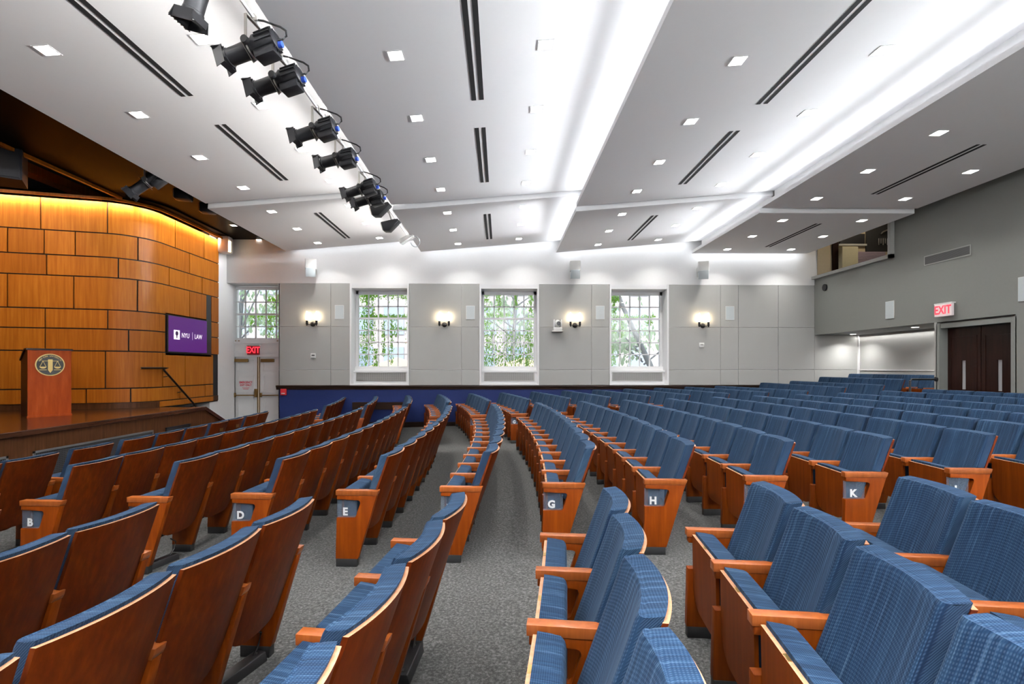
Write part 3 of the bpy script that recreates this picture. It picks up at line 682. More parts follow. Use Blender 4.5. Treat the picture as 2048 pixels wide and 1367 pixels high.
# wall screen
y0 = on_x(333.5, 660, -8.03)[0]; y1 = on_x(412, 660, -8.03)[0]
t = thing('wall_screen', 'purple display screen with NYU LAW lettering on the wood panelled wall', 'screen', (-8.03, (y0 + y1) / 2, 2.535), PI / 2); w = (y1 - y0) / 2; h = .45
MB().box(-w, w, -.03, .0, -h, h, bev=.004).build('bezel', M['black'], t, smooth=0)
MB().box(-w + .018, w - .018, -.033, -.028, -h + .018, h - .018).build('display', M['screen'], t, smooth=0)
put_text('lettering', 'NYU', .165, M['screenlogo'], (-w * .17, -.034, -.02), FACE_CAM, t, fs=(.88, 1.05)); put_text('lettering', 'LAW', .165, M['screenlogo'], (w * .50, -.034, -.02), FACE_CAM, t, fs=(.88, 1.05))
MB().box(w * .18, w * .187, -.035, -.033, -.11, .09).build('divider', M['screenlogo'], t, smooth=0)
lg = MB().box(-w * .74, -w * .46, -.035, -.033, -.13, .10).build('logo_square', M['screenlogo'], t, smooth=0)
tm_ = MB(); cx = -w * .60
tm_.prism([(cx - .014, -.10), (cx + .014, -.10), (cx + .024, .0), (cx - .024, .0)], 'y', -.037, -.035)
tm_.prism([(cx + .055 * math.cos(a) * (1 if math.sin(a) < 0 else .95), .02 + .055 * math.sin(a)) for a in [k * PI / 8 for k in range(16)]], 'y', -.037, -.035)
tm_.build('torch', plain('torch_purple', (.06, .01, .10), .5), t, smooth=0)
struct(MB().box(-8.079, -8.05, path(scr0)[1], path(sslot1)[1], scz0 - .03, scz1 + .0).box(-8.079, -8.055, path(sslot0)[1], path(sslot1)[1], scz1 - .02, zc[3] + .0).build('wall_stage_recess', M['black'], smooth=0))
# stage handrail
t = thing('handrail', 'dark metal handrail on the wood wall beside the stage stair', 'handrail', (0, 0, 0))
P = []
for px, py, o_ in ((278, 737, .12), (322, 737.5, .12)):
    s = s_at(px); x, y, nx, ny = path(s); P.append((x + nx * o_, y + ny * o_, 1.70))
ybt = on_x(392, 812, -7.96)
P += [(-7.96, 11.62, 1.66), (-7.96, ybt[0], ybt[1])]
s = (s_at(278) + s_at(322)) / 2
mid = []
for k in range(5):
    s = s_at(278) + (s_at(326) - s_at(278)) * k / 4; x, y, nx, ny = path(s); mid.append((x + nx * .12, y + ny * .12, 1.70))
MB().tube(mid + P[2:], .024, 10).build('rail', M['bronze'], t)
for yy in (11.75, 12.25, 12.75):
    zz = 1.66 + (ybt[1] - 1.66) * (yy - 11.62) / (ybt[0] - 11.62); MB().tube([(-8.05, yy, zz - .07), (-7.96, yy, zz - .06), (-7.96, yy, zz)], .01, 8).build('bracket', M['blackmetal'], t)
# lectern with the round seal
LX, LY = -8.55, 8.95; v = Vector((-8.2 + 8.55, 9.43 - 8.95)); wl_ = v.length; la = math.atan2(v.y, v.x)
t = thing('lectern', 'reddish wood lectern with round dark and gold seal on the dark stage', 'lectern', (LX, LY, SZ), la)
W = .60; Dp = .50; H = 1.26
MB().box(0, W, -.0, .025, .0, H - .03, bev=.004).build('front_panel', M['lectern'], t, smooth=0)
side = [(.025, 0), (Dp, 0), (Dp, H - .22), (.16, H - .03), (.025, H - .03)]
MB().prism(side, 'x', .0, .03).build('side_panel', M['doorwood'], t, smooth=0); MB().prism(side, 'x', W - .03, W).build('side_panel', M['doorwood'], t, smooth=0)
MB().prism([(-.02, H - .03), (.17, H - .03), (Dp + .01, H - .22), (Dp + .01, H - .19), (.175, H), (-.02, H)], 'x', -.02, W + .02).build('desk_top', M['doorwood'], t, smooth=0)
MB().box(.03, W - .03, .03, Dp - .02, .35, .37).build('shelf', M['doorwood'], t, smooth=0)
MB().box(-.01, W + .01, -.01, .03, 0, .03).build('plinth', M['lectern'], t, smooth=0)
sl_ = MB(); n = 40
def disc(m, r0, y0, y1, n=40): m.prism([(W / 2 + r0 * math.cos(2 * PI * k / n), H - .30 + r0 * math.sin(2 * PI * k / n)) for k in range(n)], 'y', y0, y1)
disc(sl_, .205, -.012, -.0); seal = sl_.build('seal', M['gold'], t, smooth=0)
sl_ = MB(); disc(sl_, .188, -.016, -.011); sl_.build('seal_field', M['seal'], seal, smooth=0)
em = MB(); cx, cz = W / 2, H - .30
em.box(cx - .032, cx + .032, -.022, -.015, cz - .10, cz + .10); em.prism([(cx - .03, cz - .10), (cx + .03, cz - .10), (cx, cz - .15)], 'y', -.022, -.015)
em.box(cx - .115, cx + .115, -.021, -.015, cz + .066, cz + .074)
for s in (-1, 1):
    bx = cx + s * .10
    for e_ in (-1, 1): em.prism([(bx - .003, cz + .07), (bx + .003, cz + .07), (bx + e_ * .042 + .003, cz - .035), (bx + e_ * .042 - .003, cz - .035)], 'y', -.020, -.015)
    em.prism([(bx + .047 * math.cos(a), cz - .035 + .035 * math.sin(a)) for a in [PI + k * PI / 8 for k in range(9)]], 'y', -.021, -.015)
    em.box(bx - .05, bx + .05, -.02, -.015, cz - .098, cz - .088)
em.build('scales_emblem', M['gold'], seal, smooth=0)
word = 'NEW YORK UNIVERSITY'
for k, ch in enumerate(word):
    if ch == ' ': continue
    a = math.radians(152 - k * 124 / (len(word) - 1)); put_text('seal_letter', ch, .036, M['gold'], (cx + .162 * math.cos(a), -.0165, cz + .162 * math.sin(a)), (Matrix.Rotation(-(a - PI / 2), 4, 'Y') @ Matrix.Rotation(PI / 2, 4, 'X')).to_euler(), seal)
# hanging loudspeaker
t = thing('loudspeaker', 'large black loudspeaker hanging above the stage at the left edge', 'speaker', (-8.80, 8.72, 5.44), math.radians(30))
MB().prism([(-.32, -.32), (.36, -.32), (.30, .22), (-.20, .30), (-.32, .1)], 'z', -.47, .47).build('cabinet', M['speakerblack'], t, smooth=0); MB().box(-.29, .33, -.336, -.318, -.44, .44, bev=.006).build('front_grille', M['speakerblack'], t, smooth=0)
MB().tube([(0, 0, .47), (0, 0, 1.44)], .02, 8).build('suspension_rod', M['blackmetal'], t); MB().ico((-.22, -.34, -.36), .012).build('status_light', M['led'], t)

# ================================================================ THEATRE SPOTLIGHTS
def spot_body(t, sc=1.0, tilt=16):
    """profile spotlight hanging from the local origin; the lamp points along -x, tilted down"""
    drop = -.36 * sc; ta = -math.radians(tilt); q = lambda *a: tuple(v * sc for v in a)
    def put(m, name, mat, smooth=.7, par=t):
        o = m.build(name, mat, par, smooth=smooth); o.location = (0, 0, drop); o.rotation_euler = (0, ta, 0); return o
    m = MB(); pr = [(.31, .085), (.29, .115), (.20, .125), (.05, .125), (.02, .105), (-.05, .105), (-.07, .098), (-.20, .095), (-.30, .095), (-.305, .103), (-.33, .103)]
    m.tube([(x * sc, 0, 0) for x, _r in pr], [r_ * sc for _x, r_ in pr], 24); put(m, 'lamp_body', M['blackmetal'])
    m = MB(); m.box(*q(.02, .27, -.095, .095), -.185 * sc, -.08 * sc, bev=.02 * sc); put(m, 'lamp_housing', M['blackmetal'])
    m = MB()
    for k in range(14):
        a = 2 * PI * k / 14; m.box(.09 * sc, .285 * sc, -.006 * sc, .006 * sc, .115 * sc, .140 * sc, mat=Matrix.Rotation(a, 4, 'X'))
    put(m, 'cooling_fin', M['blackmetal'], 0)
    m = MB(); m.tube([(-.045 * sc, 0, 0), (-.052 * sc, 0, 0)], .165 * sc, 4); put(m, 'gate_plate', M['chrome'], 0)
    m = MB(); m.tube([(-.01 * sc, 0, 0), (-.03 * sc, 0, 0)], .118 * sc, 20); put(m, 'shutter_ring', M['chrome'], 0)
    m = MB(); w = .10 * sc; v = .13 * sc
    for s_ in (-1, 1):
        m.prism([(-.33 * sc, -w), (-.33 * sc, w), (-.44 * sc, v), (-.44 * sc, -v)], 'y', s_ * w - .003, s_ * w + .003)
    for k in range(5): m.box(-.44 * sc, -.33 * sc, (-.8 + .4 * k) * w - .004, (-.8 + .4 * k) * w + .004, w, w + .022 * sc)
    m.prism([(-.33 * sc, -w), (-.33 * sc, w), (-.44 * sc, v), (-.44 * sc, -v)], 'z', w - .003, w + .003); m.prism([(-.33 * sc, -w), (-.33 * sc, w), (-.40 * sc, w), (-.40 * sc, -w)], 'z', -w - .003, -w + .003)
    put(m, 'lens_hood', M['blackmetal'], 0)
    m = MB(); m.tube([(-.322 * sc, 0, 0), (-.336 * sc, 0, 0)], .085 * sc, 18); put(m, 'front_lens', M['lensglass'])
    m = MB(); m.tube([(.30 * sc, 0, -.07 * sc), (.35 * sc, 0, -.08 * sc)], .035 * sc, 12); put(m, 'lamp_cap', M['bluecap'])
    m = MB()
    for s_ in (-1, 1): m.box(-.016 * sc, .016 * sc, s_ * .145 * sc - .004, s_ * .145 * sc + .004, drop - .02 * sc, -.06 * sc)
    m.box(-.016 * sc, .016 * sc, -.15 * sc, .15 * sc, -.066 * sc, -.056 * sc); m.build('yoke', M['chrome'], t, smooth=0)
    for s_ in (-1, 1): MB().tube([(0, s_ * .130 * sc, drop), (0, s_ * .18 * sc, drop)], .042 * sc, 14).build('tilt_knob', M['black'], t)
    MB().box(-.022 * sc, .022 * sc, -.03 * sc, .03 * sc, -.06 * sc, .03 * sc, bev=.006).build('hook_clamp', M['chrome'], t)
    P = [(.29, .0, -.28), (.35, .02, -.27), (.385, .04, -.22), (.37, .05, -.15), (.30, .05, -.10), (.20, .05, -.06), (.10, .04, -.02), (.02, .06, .01)]
    MB().tube([tuple(c * sc for c in p) for p in P], .012 * sc, 8).build('power_cable', M['black'], t)
M['lensglass'] = plain('dark_lens', (.03, .06, .10), .08)
px_ = XL[1] - .12; pz = ZC - .005
t = thing('lighting_rail', 'slim white lighting rail along the ceiling edge above the spotlights', 'rail', (0, 0, 0)); MB().tube([(px_, -1.1, pz), (px_, 12.9, pz)], .018, 10).build('rail', M['trim'], t)
m = MB()
for k in range(0, 12): m.box(px_ - .015, px_ + .015, 1.2 * k - .4, 1.2 * k - .37, pz, ZC + .33)
m.build('hanger', M['trim'], t, smooth=0)
spots = [(4.02, 'half cut off by the top edge of the picture', 72), (4.86, 'nearest whole one on the white rail', 16), (5.42, 'second whole one on the white rail', 14), (6.52, 'third whole one on the white rail', 14), (7.40, 'fourth whole one on the white rail', 10), (8.62, 'fifth whole one on the white rail', 16), (9.15, 'sixth whole one on the white rail', 14)]
for Y, lab, tilt in spots:
    t = thing('stage_spotlight', 'black profile spotlight, %s' % lab, 'spotlight', (px_, Y, pz), 0, 'profile spotlights along the white ceiling rail'); t.rotation_euler = (0, 0, math.radians(-8))
    spot_body(t, .85, tilt)
for Y, lab in ((9.75, 'small silver floodlight just behind the sixth black spotlight'), (10.65, 'small silver floodlight hanging last on the rail')):
    t = thing('floodlight', lab, 'spotlight', (px_, Y, pz if Y < 10 else pz - .05)); t.rotation_euler = (0, -.3, -.1)
    MB().tube([(0, 0, 0), (0, 0, -.22)], .015, 8).build('stem', M['chrome'], t)
    MB().prism([(-.22, -.20), (.16, -.24), (.18, -.30), (-.10, -.44), (-.22, -.40)], 'y', -.09, .09, bev=.01).build('lamp_body', M['blackmetal'], t); MB().box(-.235, -.22, -.08, .08, -.38, -.22).build('front_lens', M['chrome'], t, smooth=0); MB().box(-.03, .03, -.03, .03, -.03, .03).build('hook_clamp', M['chrome'], t)
t = thing('ceiling_projector', 'small white camera box with a curled cable at the far end of the rail', 'camera', (px_, 12.55, ZF)); t.rotation_euler = (0, -.5, -.2)
MB().box(-.20, .20, -.08, .08, -.13, -.01, bev=.015).build('housing', M['offwhite'], t); MB().tube([(0, 0, 0), (0, 0, -.02)], .05, 12).build('mount', M['offwhite'], t)
MB().tube([(.15 + .12 * math.sin(a), .02, -.25 + .14 * math.cos(a)) for a in [k * .5 for k in range(11)]], .010, 8).build('cable', M['greyplate'], t)
# three lights under the dark soffit
for k, (px, py, lab, big) in enumerate(((270, 360, 'black spotlight under the dark soffit, largest of the three by the stage wall', 1.0), (352, 386, 'black spotlight with amber face under the dark soffit, middle of three', .6), (403, 411, 'black spotlight with amber face under the dark soffit, nearest the white ceiling corner', .6))):
    y, z = on_x(px, py, -6.75)
    t = thing('stage_spotlight', lab, 'spotlight', (-6.55, y + .05, 5.50), 0, 'spotlights under the dark soffit'); t.rotation_euler = (0, 0, .25)
    if big == 1.0: spot_body(t, .95, 42)
    else:
        MB().box(-.22, .08, -.12, .12, -.30, -.08, bev=.03).build('lamp_body', M['blackmetal'], t); MB().box(-.235, -.22, -.10, .10, -.28, -.10).build('front_lens', plain('amber_lens', (.45, .20, .05), .3), t, smooth=0); MB().box(-.02, .02, -.02, .02, -.1, .02).build('yoke', M['blackmetal'], t, smooth=0)

# ================================================================ THINGS ON THE WINDOW WALL
POS = ['leftmost', 'second from left', 'third from left', 'rightmost']
for k, (px, py) in enumerate(((626, 640), (889, 641), (1149.5, 642), (1405, 643))):
    x, z = on_y(px, py + 8, WY)
    t = thing('wall_sconce', 'twin candle wall sconce with black arms, %s of the four' % POS[k], 'wall lamp', (x, WY, z), 0, 'candle sconces on the grey panels')
    MB().tube([(0, 0, 0), (0, -.02, 0), (0, -.05, 0)], [.075, .075, .04], 18).build('backplate', M['blackmetal'], t)
    MB().tube([(-.14, -.10, .0), (-.10, -.10, -.015), (0, -.08, -.01), (.10, -.10, -.015), (.14, -.10, .0)], .009, 8).build('arm', M['blackmetal'], t)
    for s in (-1, 1):
        MB().tube([(s * .14, -.10, -.05), (s * .14, -.10, -.03), (s * .14, -.10, 0), (s * .14, -.10, .11)], [.012, .02, .034, .032], 14).build('candle_cup', M['blackmetal'], t)
        MB().tube([(s * .14, -.10, .11), (s * .14, -.10, .16), (s * .14, -.10, .26), (s * .14, -.10, .34), (s * .14, -.10, .37)], [.026, .034, .030, .022, .008], 14).build('candle_shade', M['candle'], t)
for k, (px, py) in enumerate(((679, 624), (941, 625), (1200, 625), (1459.5, 626))):
    x, z = on_y(px, py, WY); flat_plate('wall_speaker', 'pale square flush wall speaker, %s of the four on the grey panels' % POS[k], 'speaker', (x, WY, z), 0, .27, .42, (M['offwhite'], M['greyplate']), 'flush speakers on the grey panels')
for k, (px, py, rz) in enumerate(((622, 536, .35), (1150, 540, -.05), (1406, 541, -.3))):
    x, z = on_y(px, py, WY - .25)
    t = thing('white_speaker', 'white box loudspeaker on the upper white wall, %s' % ('leftmost, over the first sconce', 'middle, above the wall camera', 'rightmost, over the last sconce')[k], 'speaker', (x, WY, z), 0, 'white box speakers on the upper wall')
    o = MB().box(-.155, .155, -.12, .12, -.02, .28, bev=.02).build('cabinet', M['offwhite'], t); o.location = (0, -.26, -.02); o.rotation_euler = (.0, 0, rz)
    o = MB().prism([(-.13, -.02), (.12, -.02), (.10, -.24), (-.06, -.27)], 'x', -.135, .135, bev=.01).build('horn', M['greyplate'], t); o.location = (0, -.28, -.0); o.rotation_euler = (0, 0, rz)
    MB().box(-.04, .04, -.25, .0, -.03, .03).box(-.09, .09, -.02, 0, -.14, .12).build('wall_bracket', M['offwhite'], t, smooth=0)
x, z = on_y(1114, 651, WY)
t = thing('ptz_camera', 'white robotic camera with black lens on a wall shelf', 'camera', (x, WY, z))
MB().box(-.16, .16, -.26, 0, -.19, -.165).build('shelf', M['offwhite'], t, smooth=0); MB().box(-.13, .13, -.24, -.02, -.165, -.06, bev=.02).build('camera_base', M['offwhite'], t)
MB().box(-.13, -.085, -.20, -.06, -.06, .17, bev=.01).box(.085, .13, -.20, -.06, -.06, .17, bev=.01).build('yoke', M['offwhite'], t); MB().ico((0, -.14, .05), .11, 3, (.85, 1, 1.05)).build('camera_head', M['offwhite'], t); MB().tube([(.02, -.22, .05), (.02, -.27, .05)], .06, 18).build('camera_lens', M['black'], t)
for k, (px, py) in enumerate(((627, 711), (1403, 690))):
    x, z = on_y(px, py, WY); t = thing('wall_control', 'small white wall control box %s' % ('under the leftmost sconce', 'under the rightmost sconce')[k], 'control', (x, WY, z)); MB().box(-.075, .075, -.03, 0, -.075, .075, bev=.008).build('casing', M['offwhite'], t); MB().box(-.045, .045, -.034, -.029, -.0, .03).build('display', M['greyframe'] if k else M['black'], t, smooth=0)
for k, px in enumerate((857.5, 914)):
    x, z = on_y(px, 826, WY); o = MB().box(-.06, .06, -.02, 0, -.07, .07, bev=.006).build('wall_outlet', M['black']); o.location = (x, WY, z); tag(o, 'black outlet box low on the blue wainscot, %s of two' % ('left', 'right')[k], 'outlet')
# alcove lights
for k, (px, py) in enumerate(((1706, 667.5), (1830, 653.5))):
    x, y = on_z(px, py, zb); t = thing('alcove_downlight', 'round light under the balcony, %s' % ('nearer the window wall', 'nearer the dark doors')[k], 'ceiling light', (x, y, zb)); MB().tube([(0, 0, -.008), (0, 0, .002)], .09, 18).build('trim_ring', M['offwhite'], t); MB().tube([(0, 0, -.011), (0, 0, -.007)], .07, 18).build('lens', M['stagelens'], t); area('alcove_beam', (0, 0, -.02), .1, 9, NEUT, rot=(0, 0, 0), spread=130, parent=t)
area('alcove_strip', (10.86, (pierY1 + WY) / 2, zb - .02), (.03, WY - pierY1 - .1), 10, NEUT, rot=(0, math.radians(20), 0), spread=150)

# ================================================================ SEATING
q_ = .5141; RF = 31.915; YCc = 6.8266; PR = .90208; XF = -.4224
AH = .655
def standard_mesh(end=False):
    m = MB(); hw = .025
    pts = [(.0, .61), (.352, .61), (.185, .055), (-.012, .055), (-.004, .415), (.158, .415), (.172, .425), (.212, .545), (.206, .565), (.19, .572), (.0, .572)]
    m.prism(pts, 'y', -hw, hw, bev=.004); return m.mesh('side_panel', M['cherry_lit'] if end else M['cherry_mid'], .5)
def arm_mesh():
    m = MB(); m.prism([(-.010, AH), (.368, AH), (.360, .628), (.350, .610), (-.010, .610)], 'y', -.029, .029, bev=.003); return m.mesh('armrest', M['cherry_arm'], .5)
def foot_mesh(): return MB().box(-.008, .178, -.027, .027, -.012, .057, bev=.003).mesh('foot', M['black'], .5)
HW = .245
def back_x(z, y): return .236 + (z - .27) * .354 + .042 * (1 - (y / HW) ** 2) - .022
def shell_mesh():
    m = MB(); nu, nv = 14, 12; th = .018; f = []; b = []
    def pt(u, v):
        y = HW * (2 * u - 1); zb_ = .275
        e = max(0, (abs(y) - (HW - .14)) / .14); zlow = zb_ + .14 * (1 - math.sqrt(max(0, 1 - e * e)))
        z = zlow + (.945 - zlow) * v; return y, z
    for off, L in ((0, f), (-th, b)):
        for i in range(nu + 1):
            row = []
            for j in range(nv + 1):
                y, z = pt(i / nu, j / nv); row.append(m.bm.verts.new((back_x(z, y) + off, y, z)))
            L.append(row)
    for i in range(nu):
        for j in range(nv):
            m.bm.faces.new((f[i][j], f[i + 1][j], f[i + 1][j + 1], f[i][j + 1])); m.bm.faces.new((b[i][j + 1], b[i + 1][j + 1], b[i + 1][j], b[i][j]))
        fc = m.bm.faces.new((f[i][nv], f[i + 1][nv], b[i + 1][nv], b[i][nv])); fc.material_index = 1
        m.bm.faces.new((b[i][0], b[i + 1][0], f[i + 1][0], f[i][0]))
    for j in range(nv):
        m.bm.faces.new((f[0][j], f[0][j + 1], b[0][j + 1], b[0][j])); m.bm.faces.new((b[nu][j], b[nu][j + 1], f[nu][j + 1], f[nu][j]))
    return m.mesh('backrest', [M['cherry'], M['edge']], .6)
def pad(m, P, nu=14, nv=14):
    """closed cushion: P(u,v,w) with w 0 back .. 1 front, rounded rim"""
    def rim(t, n):
        return t
    us = [0, .008, .025, .05, .09] + [.09 + .82 * k / (nu - 4) for k in range(1, nu - 4)] + [.91, .95, .975, .992, 1]
    vs = [0, .008, .025, .05, .09] + [.09 + .82 * k / (nv - 4) for k in range(1, nv - 4)] + [.91, .95, .975, .992, 1]
    fr = [[m.bm.verts.new(P(u, v, 1)) for v in vs] for u in us]; bk = [[m.bm.verts.new(P(u, v, 0)) for v in vs] for u in us]
    a, b = len(us) - 1, len(vs) - 1
    for i in range(a):
        for j in range(b):
            m.bm.faces.new((fr[i][j], fr[i][j + 1], fr[i + 1][j + 1], fr[i + 1][j])); m.bm.faces.new((bk[i][j], bk[i + 1][j], bk[i + 1][j + 1], bk[i][j + 1]))
    loop = [(i, 0) for i in range(a)] + [(a, j) for j in range(b)] + [(i, b) for i in range(a, 0, -1)] + [(0, j) for j in range(b, 0, -1)]
    for (i, j), (k, l) in zip(loop, loop[1:] + loop[:1]): m.bm.faces.new((fr[i][j], fr[k][l], bk[k][l], bk[i][j]))
def rnd(t, r):      # thickness factor near a rim of width r (t in 0..1)
    d = min(t, 1 - t)
    return 1 if d >= r else math.sqrt(max(0, 1 - ((r - d) / r) ** 2))
def backcushion_mesh():
    m = MB(); hw = .238
    def P(u, v, w):
        y = hw * (2 * u - 1); z = .40 + (.962 - .40) * v; T = .082
        k = (.66 + .34 * rnd(u, .08)) * (.72 + .28 * rnd(v, .06)) if w else 0
        zz = z + (.006 if w and .9 < v < .99 else 0) - (.006 if w and v > .99 else 0)
        return (back_x(z, y) - .017 - T * k, y, zz)
    pad(m, P); return m.mesh('back_cushion', M['fabric'], 1.0)
SW = .222
def seatpan_mesh():
    m = MB(); pts = []
    r = .13
    for k in range(9): a = PI + k * PI / 2 / 8; pts.append((-SW + r + r * math.cos(a), .20 + r + r * math.sin(a)))
    for k in range(9): a = 1.5 * PI + k * PI / 2 / 8; pts.append((SW - r + r * math.cos(a), .20 + r + r * math.sin(a)))
    pts += [(SW, .628), (-SW, .628)]
    A = [m.bm.verts.new((.018 + (.63 - z) * .02, y, z)) for y, z in pts]; B = [m.bm.verts.new((.036 + (.63 - z) * .02, y, z)) for y, z in pts]
    m.bm.faces.new(A); m.bm.faces.new(B[::-1]); n = len(pts)
    for i in range(n):
        f_ = m.bm.faces.new((A[i], B[i], B[(i + 1) % n], A[(i + 1) % n]))
        if i == n - 2: f_.material_index = 1
    return m.mesh('seat', [M['cherry_mid'], M['edge']], .6)
def seatcushion_mesh():
    m = MB(); hw = .212
    def P(u, v, w):
        y = hw * (2 * u - 1); z = .235 + (.648 - .235) * v; T = .115
        k = (.80 + .20 * rnd(u, .08)) * (.62 + .38 * rnd(v, .09)) if w else 0
        return (.036 + T * k, y, z - (.006 if w and v > .99 else 0))
    pad(m, P); return m.mesh('seat_cushion', M['fabric'], 1.0)
ME = dict(panel=standard_mesh(), endpanel=standard_mesh(True), arm=arm_mesh(), foot=foot_mesh(), back=shell_mesh(), bcush=backcushion_mesh(), seat=seatpan_mesh(), scush=seatcushion_mesh(),
          plate=MB().box(.020, .034, -.024, .024, .6275, .6295).mesh('number_plate', M['brass'], 0),
          acr=MB().box(-.002, .170, -.012, .012, .417, .570).mesh('row_marker', M['acrylic'], 0),
          name=MB().box(back_x(.84, 0) + .0, back_x(.84, 0) + .003, -.05, .05, .80, .86).mesh('name_plate', M['oldbrass'], 0))
def standard(root, y, end=False):
    a = link('armrest', ME['arm'], root, (0, y, 0)); p = link('side_panel', ME['endpanel' if end else 'panel'], root, (0, y, 0)); link('foot', ME['foot'], p); return p
LET = {-5: 'A', -4: 'B', -3: 'C', -2: 'D', -1: 'E', 0: 'F', 1: 'G', 2: 'H', 3: 'J', 4: 'K', 5: 'L', 6: 'M', 7: 'N', 8: 'O', 9: 'P', 10: 'Q', 11: 'R', 12: 'S'}
ROWDX = {5: .05, -4: .02, -3: .02}
nchairs = 0
def chair(k, Yc, block, idx, label, nearend, farend, letter=None, dx=0, zz=None, nameplate=False, da=0):
    """chair whose centre line sits at across-room position Yc of row k"""
    global nchairs
    Rk = RF + k * PR; a = math.asin((Yc - YCc) / Rk)
    X = XF - RF + Rk * math.cos(a) + dx; z = fz(X + .1) if zz is None else zz
    pr = [project(X + ddx, Yc + dy, z + h) for ddx in (0, .5) for dy in (-.27, .27) for h in (0, .95)]
    if any(p is None for p in pr): return None
    if max(p[0] for p in pr) < -5 or min(p[0] for p in pr) > 2053 or min(p[1] for p in pr) > 1372: return None
    t = thing('auditorium_chair', label, 'chair', (X, Yc, z + .012), a + da, 'blue tip-up seats in %s' % block); nchairs += 1
    b = link('backrest', ME['back'], t); link('back_cushion', ME['bcush'], b)
    s = link('seat', ME['seat'], t); link('seat_cushion', ME['scush'], s); link('number_plate', ME['plate'], s)
    p = standard(t, -q_ / 2, nearend)
    if farend: standard(t, q_ / 2, True)
    if letter:
        ac = link('row_marker', ME['acr'], p); put_text('row_letter', letter, .098, M['letter'], (.070, -.0135, .463), FACE_CAM, ac, depth=.0006, offset=.0045, fs=(.9, .92))
    if nameplate: link('name_plate', ME['name'], b)
    return t
hc = .0275
def lab(block, k, n, txt):
    return txt % (ORD[n] if n < 12 else str(n), LET[k])
Ynear = YCc - 5 * q_
for k in range(-4, 11):
    for i in range(11):
        Yc = Ynear + (i + .5) * q_ + hc
        l = 'blue tip-up chair with lettered aisle end panel, nearest end of centre row %s' % LET[k] if i == 0 else 'blue tip-up chair, %s from the near aisle in centre row %s' % (ORD[i], LET[k])
        chair(k, Yc, 'the centre block', i, l, i == 0, i == 10, LET[k] if i == 0 else None, ROWDX.get(k, 0))
YA = [4.35, 4.87, 5.52, 6.16, 6.72, 7.28, 7.88, 8.40, 9.02, 9.52]
for i, Yc in enumerate(YA):
    br = i in (6, 7)
    chair(-5, Yc, 'the centre block', i, ('brass-plated blue tip-up chair, %s from the near end, front row' if br else 'blue tip-up chair, %s from the near end of the front row') % ORD[i], i == 0, (i + 1 == len(YA) or YA[i + 1] - Yc > .56), nameplate=br)
Yfar = 10.80
for k in range(-4, 13):
    zz = {9: .29, 10: .34, 11: .46, 12: .555}.get(k); dx = 0
    for i in range(7):
        Yc = Yfar + (i + .5) * q_ * .972 + hc
        da = 0
        if k >= 11 and i == 0: continue
        if k >= 9:      # the last rows stand straight on shallow steps
            R_ = RF + k * PR; a_ = math.asin((Yc - YCc) / R_); dx = 7.43 + .90 * (k - 9) - (XF - RF + R_ * math.cos(a_)); da = .03 - a_
        l = 'blue tip-up chair at the aisle end of row %s beside the windows' % LET[k] if i == 0 else 'blue tip-up chair, %s from the aisle in row %s beside the windows' % (ORD[i], LET[k])
        chair(k, Yc, 'the window side block', i, l, i == 0 or (k >= 11 and i == 1), i == 6, LET[k] if i == 0 else None, dx, zz, da=da)
Yn0 = YCc - 5 * q_ - 1.3042
for k in range(-4, 9):
    for i in range(6):
        Yc = Yn0 - (i + .5) * q_ + hc
        if Yc < .35: continue
        l = 'large close blue tip-up chair, %s from the aisle in the foreground row %s' % (ORD[i], LET[k])
        chair(k, Yc, 'the foreground block', i, l, False, i == 0, None, dx=.01 + .0125 * i if k < 0 else 0, da=.024 if k < 0 else 0)
print('chairs', nchairs)
# black floor boxes under the nearest seats
for k, (px, py, lab_) in enumerate(((478, 1338, 'black floor power box under the foreground chairs in front of the gap'), (318, 1112, 'black floor power box with a cable beyond the foreground chairs'), (818, 1330, 'black floor power box under the foreground chairs beside the carpet aisle'))):
    X, Y = on_z(px, py, .0); zf = fz(X)
    t = thing('floor_power_box', lab_, 'power box', (X, Y, zf), math.radians(72 if k < 2 else 85), 'black power boxes on the carpet')
    MB().prism([(-.05, 0), (.05, 0), (.035, .055), (-.035, .055)], 'x', -.16, .16, bev=.006).build('box_cover', M['black'], t); MB().tube([(-.12, 0, .056), (-.12, 0, .062)], .008, 8).tube([(.12, 0, .056), (.12, 0, .062)], .008, 8).build('screw', M['chrome'], t)
    MB().tube([(.1, .0, .05), (.14, .0, .10), (.16, .0, .16), (.12, .02, .20)], .006, 6).build('cable', M['black'], t)

# ================================================================ OUTSIDE THE WINDOWS
def leaf(name, a, b):
    t = NT(name); c = t.mix(t.noise(t.coords((1, 1, 1)), 9, 3), a, b); df = t.n('ShaderNodeBsdfDiffuse'); tr = t.n('ShaderNodeBsdfTranslucent'); mx = t.n('ShaderNodeMixShader'); mx.inputs[0].default_value = .62
    t.l(c, df.inputs[0]); t.l(c, tr.inputs[0]); t.l(df.outputs[0], mx.inputs[1]); t.l(tr.outputs[0], mx.inputs[2]); t.l(mx.outputs[0], t.o.inputs['Surface']); return t.m
M['leaf'] = leaf('ivy_leaf', (.10, .30, .02, 1), (.30, .52, .07, 1)); M['leaf2'] = leaf('tree_leaf_glare_paled', (.22, .34, .20, 1), (.48, .58, .42, 1)); M['bark'] = plain('tree_bark', (.16, .17, .18), .8)  # tree leaf colour paled, with the overexposed daylight put into it
M['stone'] = plain('pale_stone', (.44, .41, .42), .8); M['paving'] = plain('pale_paving', (.55, .50, .46), .8); M['parasol'] = plain('cream_parasol', (.80, .60, .42), .7)
M['blueglass'] = plain('bluish_window_glass', (.35, .42, .52), .15)
struct(MB().box(-30, 30, 15.4, 60, -.6, -.5).build('ground', M['paving'], smooth=0))
